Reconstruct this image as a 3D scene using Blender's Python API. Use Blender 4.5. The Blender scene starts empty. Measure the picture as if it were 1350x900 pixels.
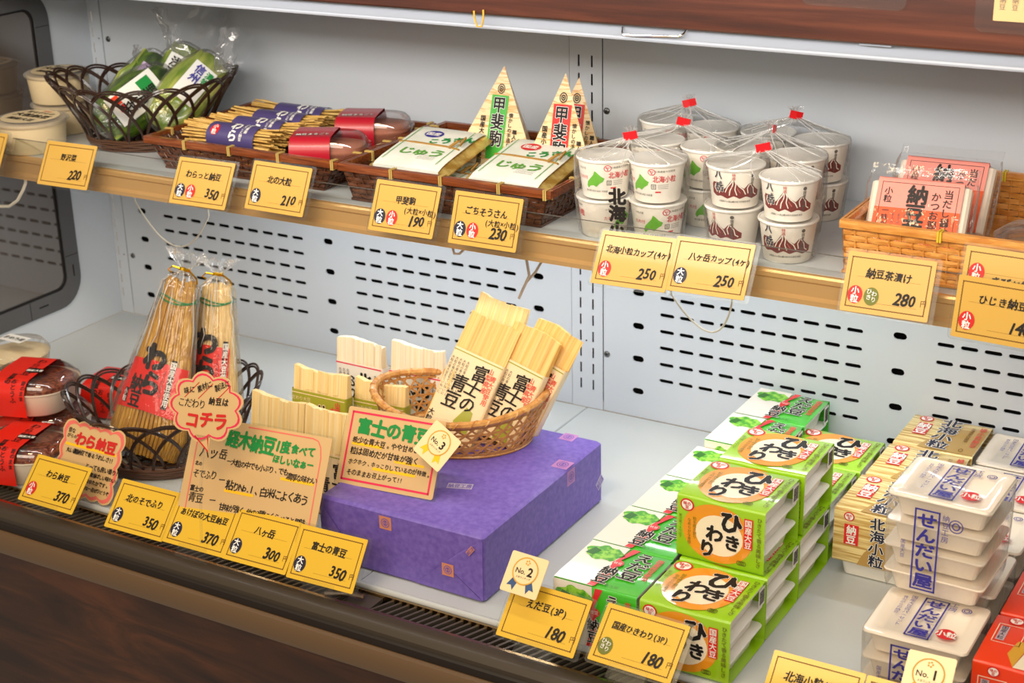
import bpy, math, random
from mathutils import Vector, Matrix, noise
from math import sin, cos, pi, radians

# ---------------------------------------------------------------- camera, world, lights, exposure
SC = bpy.context.scene
COL = SC.collection
YAW, PITCH, ROLL = -0.53756, 0.36889, -0.02462
fwd = Vector((sin(YAW)*cos(PITCH), cos(YAW)*cos(PITCH), -sin(PITCH)))
r0 = Vector((cos(YAW), -sin(YAW), 0)); u0 = r0.cross(fwd)
cr = r0*cos(ROLL)+u0*sin(ROLL); cu_ = -r0*sin(ROLL)+u0*cos(ROLL)
cam_d = bpy.data.cameras.new('camera'); cam = bpy.data.objects.new('camera', cam_d); COL.objects.link(cam)
cam.matrix_world = Matrix(((cr.x, cu_.x, -fwd.x, .9967), (cr.y, cu_.y, -fwd.y, -1.90224), (cr.z, cu_.z, -fwd.z, .93724), (0, 0, 0, 1)))
cam_d.sensor_width = 36; cam_d.lens = 2093.62/1350*36
cam_d.clip_start = .05
cam_d.dof.use_dof = True; cam_d.dof.focus_distance = 1.85; cam_d.dof.aperture_fstop = 9.0
SC.camera = cam

W = bpy.data.worlds.new('world'); SC.world = W; W.use_nodes = True
W.node_tree.nodes['Background'].inputs[0].default_value = (1.0, .86, .70, 1)
W.node_tree.nodes['Background'].inputs[1].default_value = .36

def area(name, loc, target, sx, sy, power, col):
    d = bpy.data.lights.new(name, 'AREA'); d.shape = 'RECTANGLE'; d.size = sx; d.size_y = sy; d.energy = power; d.color = col
    o = bpy.data.objects.new(name, d); COL.objects.link(o)
    v = (Vector(target)-Vector(loc)).normalized()
    o.location = loc; o.rotation_euler = v.to_track_quat('-Z', 'Y').to_euler()
    return o
# shop ceiling lamps in front of the case (neutral warm), and the cool tubes of the case itself
area('shop_ceiling_light', (0.5, -3.0, 1.75), (0, -.2, .3), 3.0, 1.1, 50, (1.0, .85, .68))
area('shop_spot_light', (0.1, -1.55, 1.75), (0, -.6, .0), .5, .3, 12, (1.0, .74, .42))
area('shelf_tube_light', (0.03, -.165, .331), (0.03, -.165, 0), 1.15, .018, 2.0, (.96, .985, 1.0))
area('canopy_tube_light', (0.0, -.66, .74), (0.0, -.02, .42), 1.6, .06, 5.2, (1.0, .97, .92))

SC.view_settings.view_transform = 'Standard'; SC.view_settings.look = 'None'
SC.view_settings.gamma = 1; SC.view_settings.use_curve_mapping = False
SC.view_settings.exposure = -0.08
try:
    SC.cycles.transparent_max_bounces = 24; SC.cycles.max_bounces = 8
except Exception: pass

random.seed(7)
# ---------------------------------------------------------------- materials
def lin(c): return tuple(((x/255/12.92) if x <= 10 else ((x/255+.055)/1.055)**2.4) for x in c)+(1,)
MATS = {}
def M(name, rgb=(200,200,200), rough=.5, metal=0, spec=.5, coat=0, trans=0, alpha=1, ior=1.45, emit=0):
    if name in MATS: return MATS[name]
    m = bpy.data.materials.new(name); m.use_nodes = True; b = m.node_tree.nodes['Principled BSDF']
    b.inputs['Base Color'].default_value = lin(rgb); b.inputs['Roughness'].default_value = rough
    b.inputs['Metallic'].default_value = metal; b.inputs['Specular IOR Level'].default_value = spec
    b.inputs['Coat Weight'].default_value = coat; b.inputs['Coat Roughness'].default_value = .08
    b.inputs['Transmission Weight'].default_value = trans; b.inputs['IOR'].default_value = ior
    m.diffuse_color = lin(rgb); MATS[name] = m
    return m
def nodes(m): return m.node_tree.nodes, m.node_tree.links, m.node_tree.nodes['Principled BSDF']
def noisemat(name, c1, c2, scale=(1,1,1), nscale=8, detail=4, rough=.5, bump=0, bscale=None, lo=.35, hi=.65, coat=0, metal=0, spec=.5, bdist=.001):
    """object-space noise between two colours, stretched by scale"""
    m = M(name, c1, rough, metal, spec, coat); N, L, b = nodes(m)
    tc = N.new('ShaderNodeTexCoord'); mp = N.new('ShaderNodeMapping'); mp.inputs['Scale'].default_value = scale
    n = N.new('ShaderNodeTexNoise'); n.inputs['Scale'].default_value = nscale; n.inputs['Detail'].default_value = detail
    r = N.new('ShaderNodeValToRGB'); r.color_ramp.elements[0].position = lo; r.color_ramp.elements[1].position = hi
    r.color_ramp.elements[0].color = lin(c1); r.color_ramp.elements[1].color = lin(c2)
    L.new(tc.outputs['Object'], mp.inputs[0]); L.new(mp.outputs[0], n.inputs['Vector']); L.new(n.outputs['Fac'], r.inputs[0]); L.new(r.outputs[0], b.inputs['Base Color'])
    if bump:
        n2 = N.new('ShaderNodeTexNoise'); n2.inputs['Scale'].default_value = bscale or nscale; n2.inputs['Detail'].default_value = 3
        L.new(mp.outputs[0], n2.inputs['Vector'])
        bp = N.new('ShaderNodeBump'); bp.inputs['Strength'].default_value = bump; bp.inputs['Distance'].default_value = bdist
        L.new(n2.outputs['Fac'], bp.inputs['Height']); L.new(bp.outputs[0], b.inputs['Normal'])
    return m
def filmmat(name, tint=(1,1,1), clear=.9, rough=.08, bscale=40, bump=.6, edge=.35, haze=0):
    """thin clear film: mostly see-through, glossy at grazing angles and on its wrinkles"""
    m = bpy.data.materials.new(name); m.use_nodes = True; N = m.node_tree.nodes; L = m.node_tree.links
    N.clear(); out = N.new('ShaderNodeOutputMaterial'); mix = N.new('ShaderNodeMixShader')
    tr = N.new('ShaderNodeBsdfTransparent'); tr.inputs[0].default_value = tint+(1,)
    gl = N.new('ShaderNodeBsdfGlossy'); gl.inputs['Roughness'].default_value = rough
    tc = N.new('ShaderNodeTexCoord'); n = N.new('ShaderNodeTexNoise'); n.inputs['Scale'].default_value = bscale; n.inputs['Detail'].default_value = 3
    mp = N.new('ShaderNodeMapping'); mp.inputs['Scale'].default_value = (1, 1, .45)
    bp = N.new('ShaderNodeBump'); bp.inputs['Strength'].default_value = bump; bp.inputs['Distance'].default_value = .004
    lw = N.new('ShaderNodeLayerWeight'); lw.inputs['Blend'].default_value = .25
    ma = N.new('ShaderNodeMath'); ma.operation = 'MULTIPLY_ADD'; ma.inputs[1].default_value = edge; ma.inputs[2].default_value = 1-clear
    L.new(tc.outputs['Object'], mp.inputs[0]); L.new(mp.outputs[0], n.inputs['Vector']); L.new(n.outputs['Fac'], bp.inputs['Height'])
    L.new(bp.outputs[0], gl.inputs['Normal']); L.new(bp.outputs[0], lw.inputs['Normal'])
    L.new(lw.outputs['Fresnel'], ma.inputs[0]); L.new(ma.outputs[0], mix.inputs[0])
    L.new(tr.outputs[0], mix.inputs[1])
    if haze:
        df = N.new('ShaderNodeBsdfDiffuse'); df.inputs[0].default_value = (.95, .95, .95, 1)  # white diffuse put in for bright reflections along the film's edges
        m2 = N.new('ShaderNodeMixShader'); m2.inputs[0].default_value = haze
        L.new(gl.outputs[0], m2.inputs[1]); L.new(df.outputs[0], m2.inputs[2]); L.new(m2.outputs[0], mix.inputs[2])
    else: L.new(gl.outputs[0], mix.inputs[2])
    L.new(mix.outputs[0], out.inputs[0]); MATS[name] = m
    return m
def woodmat(name, c1, c2, c3, scale, rough=.35, coat=.3, spec=.5, dist=4):
    """wood with long streaks along x and softly bent grain"""
    m = M(name, c1, rough, 0, spec, coat); N, L, b = nodes(m)
    tc = N.new('ShaderNodeTexCoord'); mp = N.new('ShaderNodeMapping'); mp.inputs['Scale'].default_value = scale
    n = N.new('ShaderNodeTexNoise'); n.inputs['Scale'].default_value = 1; n.inputs['Detail'].default_value = 8; n.inputs['Distortion'].default_value = dist*.15; n.inputs['Roughness'].default_value = .6
    r = N.new('ShaderNodeValToRGB'); e = r.color_ramp.elements
    e[0].position = .3; e[0].color = lin(c1); e[1].position = .7; e[1].color = lin(c3); k = e.new(.5); k.color = lin(c2)
    L.new(tc.outputs['Object'], mp.inputs[0]); L.new(mp.outputs[0], n.inputs['Vector']); L.new(n.outputs['Fac'], r.inputs[0]); L.new(r.outputs[0], b.inputs['Base Color'])
    return m

M('wall_paint', (207, 214, 222), .35); M('deck_paint', (190, 195, 196), .3, coat=.15)
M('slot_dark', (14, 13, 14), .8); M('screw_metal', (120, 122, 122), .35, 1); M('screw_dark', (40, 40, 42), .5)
M('grey_frame', (88, 88, 90), .35, coat=.2); M('dark_gasket', (22, 22, 24), .5)
M('rail_white', (172, 178, 190), .28, coat=.3); M('chrome', (225, 225, 228), .12, 1)
M('shelf_white', (200, 205, 210), .3, coat=.2)
woodmat('fascia_wood', (40, 17, 10), (72, 34, 21), (104, 54, 34), (2.5, 30, 38), .35, .25)
woodmat('base_wood', (32, 16, 9), (60, 31, 15), (90, 50, 25), (4, 30, 22), .4, .25, dist=8)
M('rubber_brown', (62, 52, 40), .45, coat=.1); M('rubber_dark', (30, 22, 16), .5); M('rail_brown', (104, 80, 54), .38, coat=.25)
M('steel_rim', (178, 150, 108), .25, 1); M('steel_dull', (120, 112, 100), .45, .8)
M('lip_tan', (222, 176, 116), .28, .3); M('lip_gold', (226, 186, 120), .25, .6)
filmmat('clear_acrylic', (.96, .97, .96), .975, .30, 2, .0, .22)
filmmat('film', (1, 1, 1), .95, .07, 55, .9, .55, haze=.2)
filmmat('bag_film', (1, 1, 1), .95, .06, 75, 1.0, .60, haze=.28)
filmmat('crease_glint', (1, 1, 1), .45, .12, 60, .3, .5, haze=.6)  # whitish fold material, highlights of the film put into its colour
filmmat('frosted_film', (.97, .98, .99), .82, .10, 45, .9, .6, haze=.45)
filmmat('lid_plastic', (.93, .92, .9), .8, .12, 30, .15, .5, haze=.5)
M('card_yellow', (228, 184, 46), .42, coat=.35); M('card_yellow_shelf_light', (208, 164, 72), .42, coat=.35); M('card_cream', (214, 178, 124), .42, coat=.3); M('badge_cream', (246, 220, 168), .4, coat=.3)  # shelf cards: the same yellow with their warmer light put into the colour
M('ink_brown', (110, 72, 18), .6); M('ink_black', (24, 16, 12), .6); M('ink_grey', (96, 92, 86), .6); M('ink_red', (206, 34, 30), .5); M('ink_pink', (226, 44, 84), .5)
M('ink_rose', (232, 112, 100), .5); M('ink_green', (20, 140, 62), .5); M('ink_navy', (30, 32, 58), .5); M('ink_olive', (110, 116, 34), .5); M('ink_white', (246, 244, 238), .5)
M('ink_blue', (52, 48, 150), .5); M('ink_gold', (214, 160, 50), .45); M('marker_yellow', (250, 196, 20), .5); M('ribbon_blue', (52, 84, 130), .5)
M('paper_cup', (246, 240, 228), .45, coat=.15); M('cup_rim', (250, 248, 242), .35, coat=.3)
M('leaf_green', (112, 190, 50), .45); M('logo_red', (214, 30, 40), .45); M('mountain_red', (128, 38, 34), .5); M('mountain_rose', (206, 120, 110), .5)
M('tape_red', (232, 20, 30), .3, coat=.4)

# ---------------------------------------------------------------- mesh helpers
class MB:
    def __init__(s): s.v = []; s.f = []; s.m = []; s.mats = []
    def mi(s, mat):
        if isinstance(mat, str): mat = MATS[mat]
        if mat not in s.mats: s.mats.append(mat)
        return s.mats.index(mat)
    def add(s, vs, fs, mat, mx=None):
        o = len(s.v); k = s.mi(mat)
        s.v += [tuple(mx @ Vector(p)) for p in vs] if mx is not None else [tuple(p) for p in vs]
        s.f += [tuple(i+o for i in f) for f in fs]; s.m += [k]*len(fs)
        return s
    def box(s, x0, x1, y0, y1, z0, z1, mat, mx=None, b=0):
        if b:
            # bevelled box: three rings of an inset outline
            ps = []; fs = []
            for (z, i) in ((z0, b), (z0+b, 0), (z1-b, 0), (z1, b)):
                a0, a1, c0, c1 = x0+i, x1-i, y0+i, y1-i; q = b
                ps += [(a0+q, c0, z), (a1-q, c0, z), (a1, c0+q, z), (a1, c1-q, z), (a1-q, c1, z), (a0+q, c1, z), (a0, c1-q, z), (a0, c0+q, z)]
            for r in range(3):
                for k in range(8): fs.append((r*8+k, r*8+(k+1) % 8, r*8+8+(k+1) % 8, r*8+8+k))
            fs += [tuple(range(7, -1, -1)), tuple(range(24, 32))]
            return s.add(ps, fs, mat, mx)
        ps = [(x, y, z) for z in (z0, z1) for (x, y) in ((x0, y0), (x1, y0), (x1, y1), (x0, y1))]
        return s.add(ps, [(3, 2, 1, 0), (4, 5, 6, 7), (0, 1, 5, 4), (1, 2, 6, 5), (2, 3, 7, 6), (3, 0, 4, 7)], mat, mx)
    def tube(s, path, r, mat, seg=6, closed=False, flat=1.0, mx=None, cap=True):
        P = [Vector(p) for p in path]; n = len(P); vs = []; fs = []; up = None
        for i, p in enumerate(P):
            a = P[(i-1) % n] if (closed or i > 0) else p; b = P[(i+1) % n] if (closed or i < n-1) else p
            t = (b-a).normalized()
            if up is None: up = t.orthogonal().normalized() if abs(t.z) > .9 else Vector((0, 0, 1)).cross(t).normalized()
            up = (up-t*up.dot(t)); up = up.normalized() if up.length > 1e-6 else t.orthogonal().normalized()
            w = t.cross(up); rr = r[i] if isinstance(r, (list, tuple)) else r
            for k in range(seg):
                an = 2*pi*k/seg; vs.append(p+up*cos(an)*rr*flat+w*sin(an)*rr)
        m = n if closed else n-1
        for i in range(m):
            for k in range(seg):
                a = i*seg+k; b = i*seg+(k+1) % seg; c = ((i+1) % n)*seg+(k+1) % seg; d = ((i+1) % n)*seg+k
                fs.append((a, b, c, d))
        if not closed and cap: fs += [tuple(range(seg-1, -1, -1)), tuple((n-1)*seg+k for k in range(seg))]
        return s.add(vs, fs, mat, mx)
    def lathe(s, prof, mat, seg=36, mx=None, ry=1.0):
        vs = []; fs = []
        for (r, z) in prof:
            for k in range(seg): a = 2*pi*k/seg; vs.append((r*cos(a), r*sin(a)*ry, z))
        for i in range(len(prof)-1):
            for k in range(seg): fs.append((i*seg+k, i*seg+(k+1) % seg, (i+1)*seg+(k+1) % seg, (i+1)*seg+k))
        return s.add(vs, fs, mat, mx)
    def loft(s, rings, mat, cap0=False, cap1=False, mx=None):
        n = len(rings[0]); vs = [p for r in rings for p in r]; fs = []
        for i in range(len(rings)-1):
            for k in range(n): fs.append((i*n+k, i*n+(k+1) % n, (i+1)*n+(k+1) % n, (i+1)*n+k))
        if cap0: fs.append(tuple(range(n-1, -1, -1)))
        if cap1: fs.append(tuple((len(rings)-1)*n+k for k in range(n)))
        return s.add(vs, fs, mat, mx)
    def grid(s, fn, nu, nv, mat, mx=None):
        vs = [fn(i/nu, j/nv) for j in range(nv+1) for i in range(nu+1)]
        fs = [(j*(nu+1)+i, j*(nu+1)+i+1, (j+1)*(nu+1)+i+1, (j+1)*(nu+1)+i) for j in range(nv) for i in range(nu)]
        return s.add(vs, fs, mat, mx)
    def prism(s, poly, d0, d1, mat, mx=None):
        n = len(poly); vs = [(x, y, d0) for x, y in poly]+[(x, y, d1) for x, y in poly]
        fs = [tuple(range(n-1, -1, -1)), tuple(range(n, 2*n))]+[(k, (k+1) % n, n+(k+1) % n, n+k) for k in range(n)]
        return s.add(vs, fs, mat, mx)
    def build(s, name, parent=None, smooth=False, loc=None, kind=None, label=None):
        me = bpy.data.meshes.new(name); me.from_pydata(s.v, [], s.f)
        for m in s.mats: me.materials.append(m)
        me.polygons.foreach_set('material_index', s.m)
        if smooth:
            me.polygons.foreach_set('use_smooth', [True]*len(s.f))
            try: me.set_sharp_from_angle(angle=radians(42))
            except Exception: pass
        me.update()
        o = bpy.data.objects.new(name, me); COL.objects.link(o)
        if parent: o.parent = parent
        if loc: o.location = loc
        if kind: o['kind'] = kind
        if label: o['label'] = label
        return o
def tag(o, label, cat, group=None, kind=None):
    o['label'] = label; o['category'] = cat
    if group: o['group'] = group
    if kind: o['kind'] = kind
    return o
def thing(name, label, cat, loc=(0,0,0), rz=0, group=None, mx=None):
    o = bpy.data.objects.new(name, None); COL.objects.link(o); o.empty_display_size = .02
    if mx is not None: o.matrix_world = mx
    else: o.location = loc; o.rotation_euler = (0, 0, rz)
    return tag(o, label, cat, group)
def setting(name, label, mb=None):
    o = mb.build(name) if mb else bpy.data.objects.new(name, None)
    if not mb: COL.objects.link(o)
    o['kind'] = 'structure'; o['label'] = label
    return o
def dup(o, parent=None):
    c = o.copy(); COL.objects.link(c)
    if parent: c.parent = parent; c.matrix_parent_inverse = o.matrix_parent_inverse
    for ch in list(o.children): dup(ch, c)
    return c
def Rz(a): return Matrix.Rotation(a, 4, 'Z')
def T(x, y, z): return Matrix.Translation((x, y, z))

# ---------------------------------------------------------------- print on surfaces
_tc = bpy.data.curves.new('glyph_source', 'FONT'); _to = bpy.data.objects.new('glyph_source', _tc); COL.objects.link(_to)
_tc.resolution_u = 2; TCACHE = {}
def glyphs(s, bold=0, res=2):
    """outline mesh of a string, centred, one em high"""
    k = (s, bold, res)
    if k not in TCACHE:
        _tc.body = s; _tc.offset = bold; _tc.resolution_u = res
        e = _to.evaluated_get(bpy.context.evaluated_depsgraph_get()); me = e.to_mesh()
        vs = [(v.co.x, v.co.y) for v in me.vertices]; fs = [tuple(p.vertices) for p in me.polygons]
        e.to_mesh_clear()
        if vs:
            x0 = min(p[0] for p in vs); x1 = max(p[0] for p in vs)
            vs = [(p[0]-(x0+x1)/2, p[1]-.38) for p in vs]; w = x1-x0
        else: w = 0
        TCACHE[k] = (vs, fs, w)
    return TCACHE[k]
class Ink:
    """draws shapes and writing on a surface given by F(u, v, lift) -> point"""
    def __init__(s, mb, F, step=.00022): s.mb = mb; s.F = F; s.st = step
    def put(s, pts, fs, mat, layer): s.mb.add([s.F(u, v, s.st*(layer+1)) for u, v in pts], fs, mat)
    def rect(s, x0, y0, x1, y1, mat, layer=0, n=1, rot=0):
        cx, cy = (x0+x1)/2, (y0+y1)/2; c, q = cos(rot), sin(rot)
        pts = [(x0+(x1-x0)*i/n, y) for y in (y0, y1) for i in range(n+1)]
        pts = [(cx+(x-cx)*c-(y-cy)*q, cy+(x-cx)*q+(y-cy)*c) for x, y in pts]
        s.put(pts, [(i, i+1, n+2+i, n+1+i) for i in range(n)], mat, layer)
    def frame(s, x0, y0, x1, y1, t, mat, layer=0, wob=0, n=24):
        """outline ribbon, optionally wavy like a printed braid"""
        def edge(a, b, nx, ny, m):
            out = []
            for i in range(m+1):
                k = i/m; w = wob*(1 if i % 2 else -1); out.append((a[0]+(b[0]-a[0])*k+nx*w, a[1]+(b[1]-a[1])*k+ny*w, nx, ny))
            return out
        H = max(2, int(n*(y1-y0)/(x1-x0)))
        for a, b, nx, ny, m in (((x0, y0), (x1, y0), 0, 1, n), ((x1, y0), (x1, y1), -1, 0, H), ((x1, y1), (x0, y1), 0, -1, n), ((x0, y1), (x0, y0), 1, 0, H)):
            e = edge(a, b, nx, ny, m); pts = [(p[0], p[1]) for p in e]+[(p[0]+p[2]*t, p[1]+p[3]*t) for p in e]; q = len(e)
            s.put(pts, [(i, i+1, q+i+1, q+i) for i in range(q-1)], mat, layer)
    def ell(s, cx, cy, rx, ry, mat, layer=0, n=20, rot=0, ring=0):
        c, q = cos(rot), sin(rot)
        def P(k, f=1): a = 2*pi*k/n; x = rx*f*cos(a); y = ry*f*sin(a); return (cx+x*c-y*q, cy+x*q+y*c)
        if ring:
            pts = [P(k) for k in range(n)]+[P(k, 1-ring) for k in range(n)]
            s.put(pts, [(k, (k+1) % n, n+(k+1) % n, n+k) for k in range(n)], mat, layer)
        else:
            pts = [(cx, cy)]+[P(k) for k in range(n)]; s.put(pts, [(0, 1+k, 1+(k+1) % n) for k in range(n)], mat, layer)
    def poly(s, pts, mat, layer=0):
        from mathutils.geometry import tessellate_polygon
        t = tessellate_polygon([[Vector((x, y, 0)) for x, y in pts]]); s.put(pts, [tuple(f) for f in t], mat, layer)
    def vpoly(s, pts, mat, layer=0, n=14):
        """polygon cut into upright strips so that it follows a curved surface"""
        x0 = min(p[0] for p in pts); x1 = max(p[0] for p in pts); m = len(pts)
        def cuts(x):
            ys = []
            for i in range(m):
                (ax, ay), (bx, by) = pts[i], pts[(i+1) % m]
                if (ax <= x < bx) or (bx <= x < ax): ys.append(ay+(by-ay)*(x-ax)/(bx-ax))
            return sorted(ys)
        e = (x1-x0)*1e-4; xs = [x0+(x1-x0)*i/n for i in range(n+1)]
        for a, b in zip(xs, xs[1:]):
            ya, yb = cuts(a+e), cuts(b-e)
            if len(ya) != len(yb): ya = yb = cuts((a+b)/2)
            for j in range(0, len(ya)-1, 2): s.put([(a, ya[j]), (b, yb[j]), (b, yb[j+1]), (a, ya[j+1])], [(0, 1, 2, 3)], mat, layer)
    def band(s, lo, hi, x0, x1, n, mat, layer=0):
        pts = [(x0+(x1-x0)*i/n, lo(x0+(x1-x0)*i/n)) for i in range(n+1)]+[(x0+(x1-x0)*i/n, hi(x0+(x1-x0)*i/n)) for i in range(n+1)]
        s.put(pts, [(i, i+1, n+2+i, n+1+i) for i in range(n)], mat, layer)
    def line(s, pts, w, mat, layer=0):
        q = []; n = len(pts)
        for i, p in enumerate(pts):
            a = pts[max(0, i-1)]; b = pts[min(n-1, i+1)]; dx, dy = b[0]-a[0], b[1]-a[1]; l = math.hypot(dx, dy) or 1
            q.append((p[0]-dy/l*w/2, p[1]+dx/l*w/2))
        for i, p in enumerate(pts):
            a = pts[max(0, i-1)]; b = pts[min(n-1, i+1)]; dx, dy = b[0]-a[0], b[1]-a[1]; l = math.hypot(dx, dy) or 1
            q.append((p[0]+dy/l*w/2, p[1]-dx/l*w/2))
        s.put(q, [(n+i, n+i+1, i+1, i) for i in range(n-1)], mat, layer)
    def text(s, t, cx, cy, size, mat, layer=1, bold=0, rot=0, shear=0, sx=1.0, res=2, align='c'):
        vs, fs, w = glyphs(t, 0, res); c, q = cos(rot), sin(rot); off = {'c': 0, 'l': w/2, 'r': -w/2}[align]
        out = []
        for x, y in vs:
            x = (x+off+y*shear)*size*sx; y = y*size; out.append((cx+x*c-y*q, cy+x*q+y*c))
        if bold < .008: s.put(out, fs, mat, layer)
        else:   # a thicker stroke: the outline set down several times around its place
            n = 3 if bold < .025 else 5 if bold < .06 else 8
            for i in range(n):
                a = 2*pi*i/n+.4; dx, dy = bold*size*cos(a)*.9, bold*size*sin(a)*.9
                s.put([(x+dx, y+dy) for x, y in out], fs, mat, layer+i*.04)
            if bold >= .06: s.put(out, fs, mat, layer)
        return w*size*sx
    def down(s, t, cx, cy, size, mat, layer=1, bold=0, gap=1.0, rot=0, jit=0, sx=1.0, outline=None, ob=.05, shear=0):
        """vertical writing starting at the top (cx, cy)"""
        R = random.Random(hash_str(t))
        for i, ch in enumerate(t):
            d = -(i+.5)*size*gap; x, y = cx-sin(rot)*d, cy+cos(rot)*d
            if jit: x += R.uniform(-jit, jit)*size
            a = rot+(R.uniform(-.12, .12) if jit else 0)
            if outline: s.text(ch, x, y, size, outline, layer, bold+ob, a, shear, sx)
            s.text(ch, x, y, size, mat, layer+1, bold, a, shear, sx)
    def hand(s, t, x, y, size, mat, layer=1, bold=0, rot=0, adv=.9, shear=.08, seed=None, sx=.92):
        """hand-lettered line, left to right"""
        R = random.Random(hash_str(t) if seed is None else seed); c, q = cos(rot), sin(rot); px = 0
        for ch in t:
            w = (.52 if ord(ch) < 256 else 1)*size*adv
            if ch != ' ':
                dy = R.uniform(-.06, .06)*size; k = size*R.uniform(.9, 1.08); mx = px+w/2
                s.text(ch, x+mx*c-dy*q, y+mx*q+dy*c, k, mat, layer, bold, rot+R.uniform(-.09, .09), shear, sx)
            px += w
        return px
def hash_str(t):
    h = 7
    for ch in t: h = (h*31+ord(ch)) & 0xffffff
    return h
def plane(O, U, V):
    O = Vector(O); U = Vector(U); V = Vector(V); N_ = U.cross(V).normalized()
    return lambda u, v, l: O+U*u+V*v+N_*l
def rrect(w, h, r, n=4, cx=0, cy=0):
    out = []
    for (sx, sy, a0) in ((1, 1, 0), (-1, 1, 90), (-1, -1, 180), (1, -1, 270)):
        for k in range(n+1):
            a = radians(a0+90*k/n); out.append((cx+sx*(w/2-r)+r*cos(a), cy+sy*(h/2-r)+r*sin(a)))
    return out

# ---------------------------------------------------------------- the case: back wall with slotted panels
def stadium(cx, cy, w, h, n=4):
    r = h/2*.98; pts = []
    for k in range(n+1): a = -pi/2+pi*k/n; pts.append((cx+w/2-r+r*cos(a), cy+r*sin(a)))
    for k in range(n+1): a = pi/2+pi*k/n; pts.append((cx-w/2+r+r*cos(a), cy+r*sin(a)))
    return pts
def sheet(name, x0, x1, z0, z1, holes, parent, y=0.0, th=.002, mat='wall_paint', depth=.01):
    """sheet-metal panel in the plane y with real punched holes (x, z outlines)"""
    import bmesh
    bm = bmesh.new(); loops = [[(x0, z0), (x1, z0), (x1, z1), (x0, z1)]]+holes; edges = []; hl = []
    for lp in loops:
        vs = [bm.verts.new((p[0], y, p[1])) for p in lp]; es = [bm.edges.new((vs[i], vs[(i+1) % len(vs)])) for i in range(len(vs))]
        edges += es; hl.append(vs)
    bmesh.ops.triangle_fill(bm, use_beauty=True, use_dissolve=False, edges=edges, normal=(0, -1, 0))
    for vs in hl:
        bk = [bm.verts.new((v.co.x, y+th, v.co.z)) for v in vs]
        for i in range(len(vs)): bm.faces.new((vs[i], vs[(i+1) % len(vs)], bk[(i+1) % len(vs)], bk[i]))
    me = bpy.data.meshes.new(name); bm.to_mesh(me); bm.free(); me.materials.append(MATS[mat])
    o = bpy.data.objects.new(name, me); COL.objects.link(o); o.parent = parent
    return o
wall = setting('wall_back', 'pale grey metal back wall of the refrigerated display case')
ZT = .95
def upright(x0, x1, cols):
    holes = []
    for cx in cols:
        for k in range(-1, 20):
            z = .51237-.025*k
            if z < ZT and k > -1: holes.append(stadium(cx, z, .0028, .0165, 2) if False else [(cx-.0014, z-.008), (cx+.0014, z-.008), (cx+.0014, z+.008), (cx-.0014, z+.008)])
    sheet('upright', x0, x1, .0006, ZT, holes, wall, y=-.0012, th=.0012)
upright(-.9285, -.9020, [-.9214]); upright(-.0343, .0155, [-.02006, 0.0]); upright(.8755, .925, [.8895, .9096])
ZR = .18857; RP = .02488
def module(x0, x1, cols, ovals):
    holes = []
    for a in cols:
        for j in range(10):
            for i in range(6):
                cx = a+.03009*j
                if x0 < cx-.012 and cx+.012 < x1: holes.append(stadium(cx, ZR-RP*i, .0222, .0056))
    for ox in ovals:
        for i in range(4):
            if x0 < ox < x1: holes.append(stadium(ox, .19092-.05*i, .0182, .0098))
    sheet('slotted_panel', x0, x1, .0006, .34, holes, wall)
    mb = MB(); mb.box(x0, x1, 0, .002, .3415, ZT, 'wall_paint'); mb.build('upper_panel', wall)
module(-.9012, -.0355, [-.80028, -.40971], [-.858, -.46899, -.09034])
module(.0167, .8745, [.11645, .50746], [.07189, .44757, .83])
mb = MB(); mb.box(-.95, .95, .03, .034, 0, ZT, 'slot_dark'); mb.build('duct_back', wall)
for sx_, sz_ in ((-.8898, .1070), (-.8898, .478), (-.0440, .0895), (.0222, .0895), (.0222, .4462), (.868, .0895)):
    mb = MB(); mx = T(sx_, -.0001, sz_) @ Matrix.Rotation(pi/2, 4, 'X')
    mb.lathe([(0.0001, .0022), (.003, .0021), (.0044, .0012), (.0048, 0)], 'screw_metal', 18, mx); mb.lathe([(0.0001, .0026), (.0018, .0024), (.002, .0018)], 'screw_dark', 8, mx)
    mb.build('screw', wall, True)
for hx, hz in ((-.909, .107), (-.909, .478), (-.0107, .442), (-.0107, .1055)):
    mb = MB(); mb.lathe([(.0001, .0002), (.0013, .0002)], 'slot_dark', 10, T(hx, -.0013, hz) @ Matrix.Rotation(pi/2, 4, 'X')); mb.build('rivet_hole', wall)
# left wall with its rounded window
wl = setting('wall_left', 'pale grey metal end wall of the display case')
WX = -.929
import bmesh as _bm
def holed(name, outer, inner, x, th, mat, parent):
    """plate in the plane x = const (y, z outlines) with one opening"""
    bm = _bm.new(); edges = []; hl = []
    for lp in (outer, inner):
        vs = [bm.verts.new((x, p[0], p[1])) for p in lp]; edges += [bm.edges.new((vs[i], vs[(i+1) % len(vs)])) for i in range(len(vs))]; hl.append(vs)
    _bm.ops.triangle_fill(bm, use_beauty=True, use_dissolve=False, edges=edges, normal=(1, 0, 0))
    for vs in hl:
        bk = [bm.verts.new((x-th, v.co.y, v.co.z)) for v in vs]
        for i in range(len(vs)): bm.faces.new((vs[i], vs[(i+1) % len(vs)], bk[(i+1) % len(vs)], bk[i]))
    me = bpy.data.meshes.new(name); bm.to_mesh(me); bm.free(); me.materials.append(MATS[mat])
    o = bpy.data.objects.new(name, me); COL.objects.link(o); o.parent = parent; return o
def rr(y0, y1, z0, z1, r): return rrect(y1-y0, z1-z0, r, 8, (y0+y1)/2, (z0+z1)/2)
holed('end_panel', [(-.66, 0.0005), (-.0005, .0005), (-.0005, ZT), (-.66, ZT)], rr(-.60, -.089, .0495, .573, .05), WX, .004, 'wall_paint', wl)
win = setting('window_1', 'dark end window in a rounded grey frame')
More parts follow.
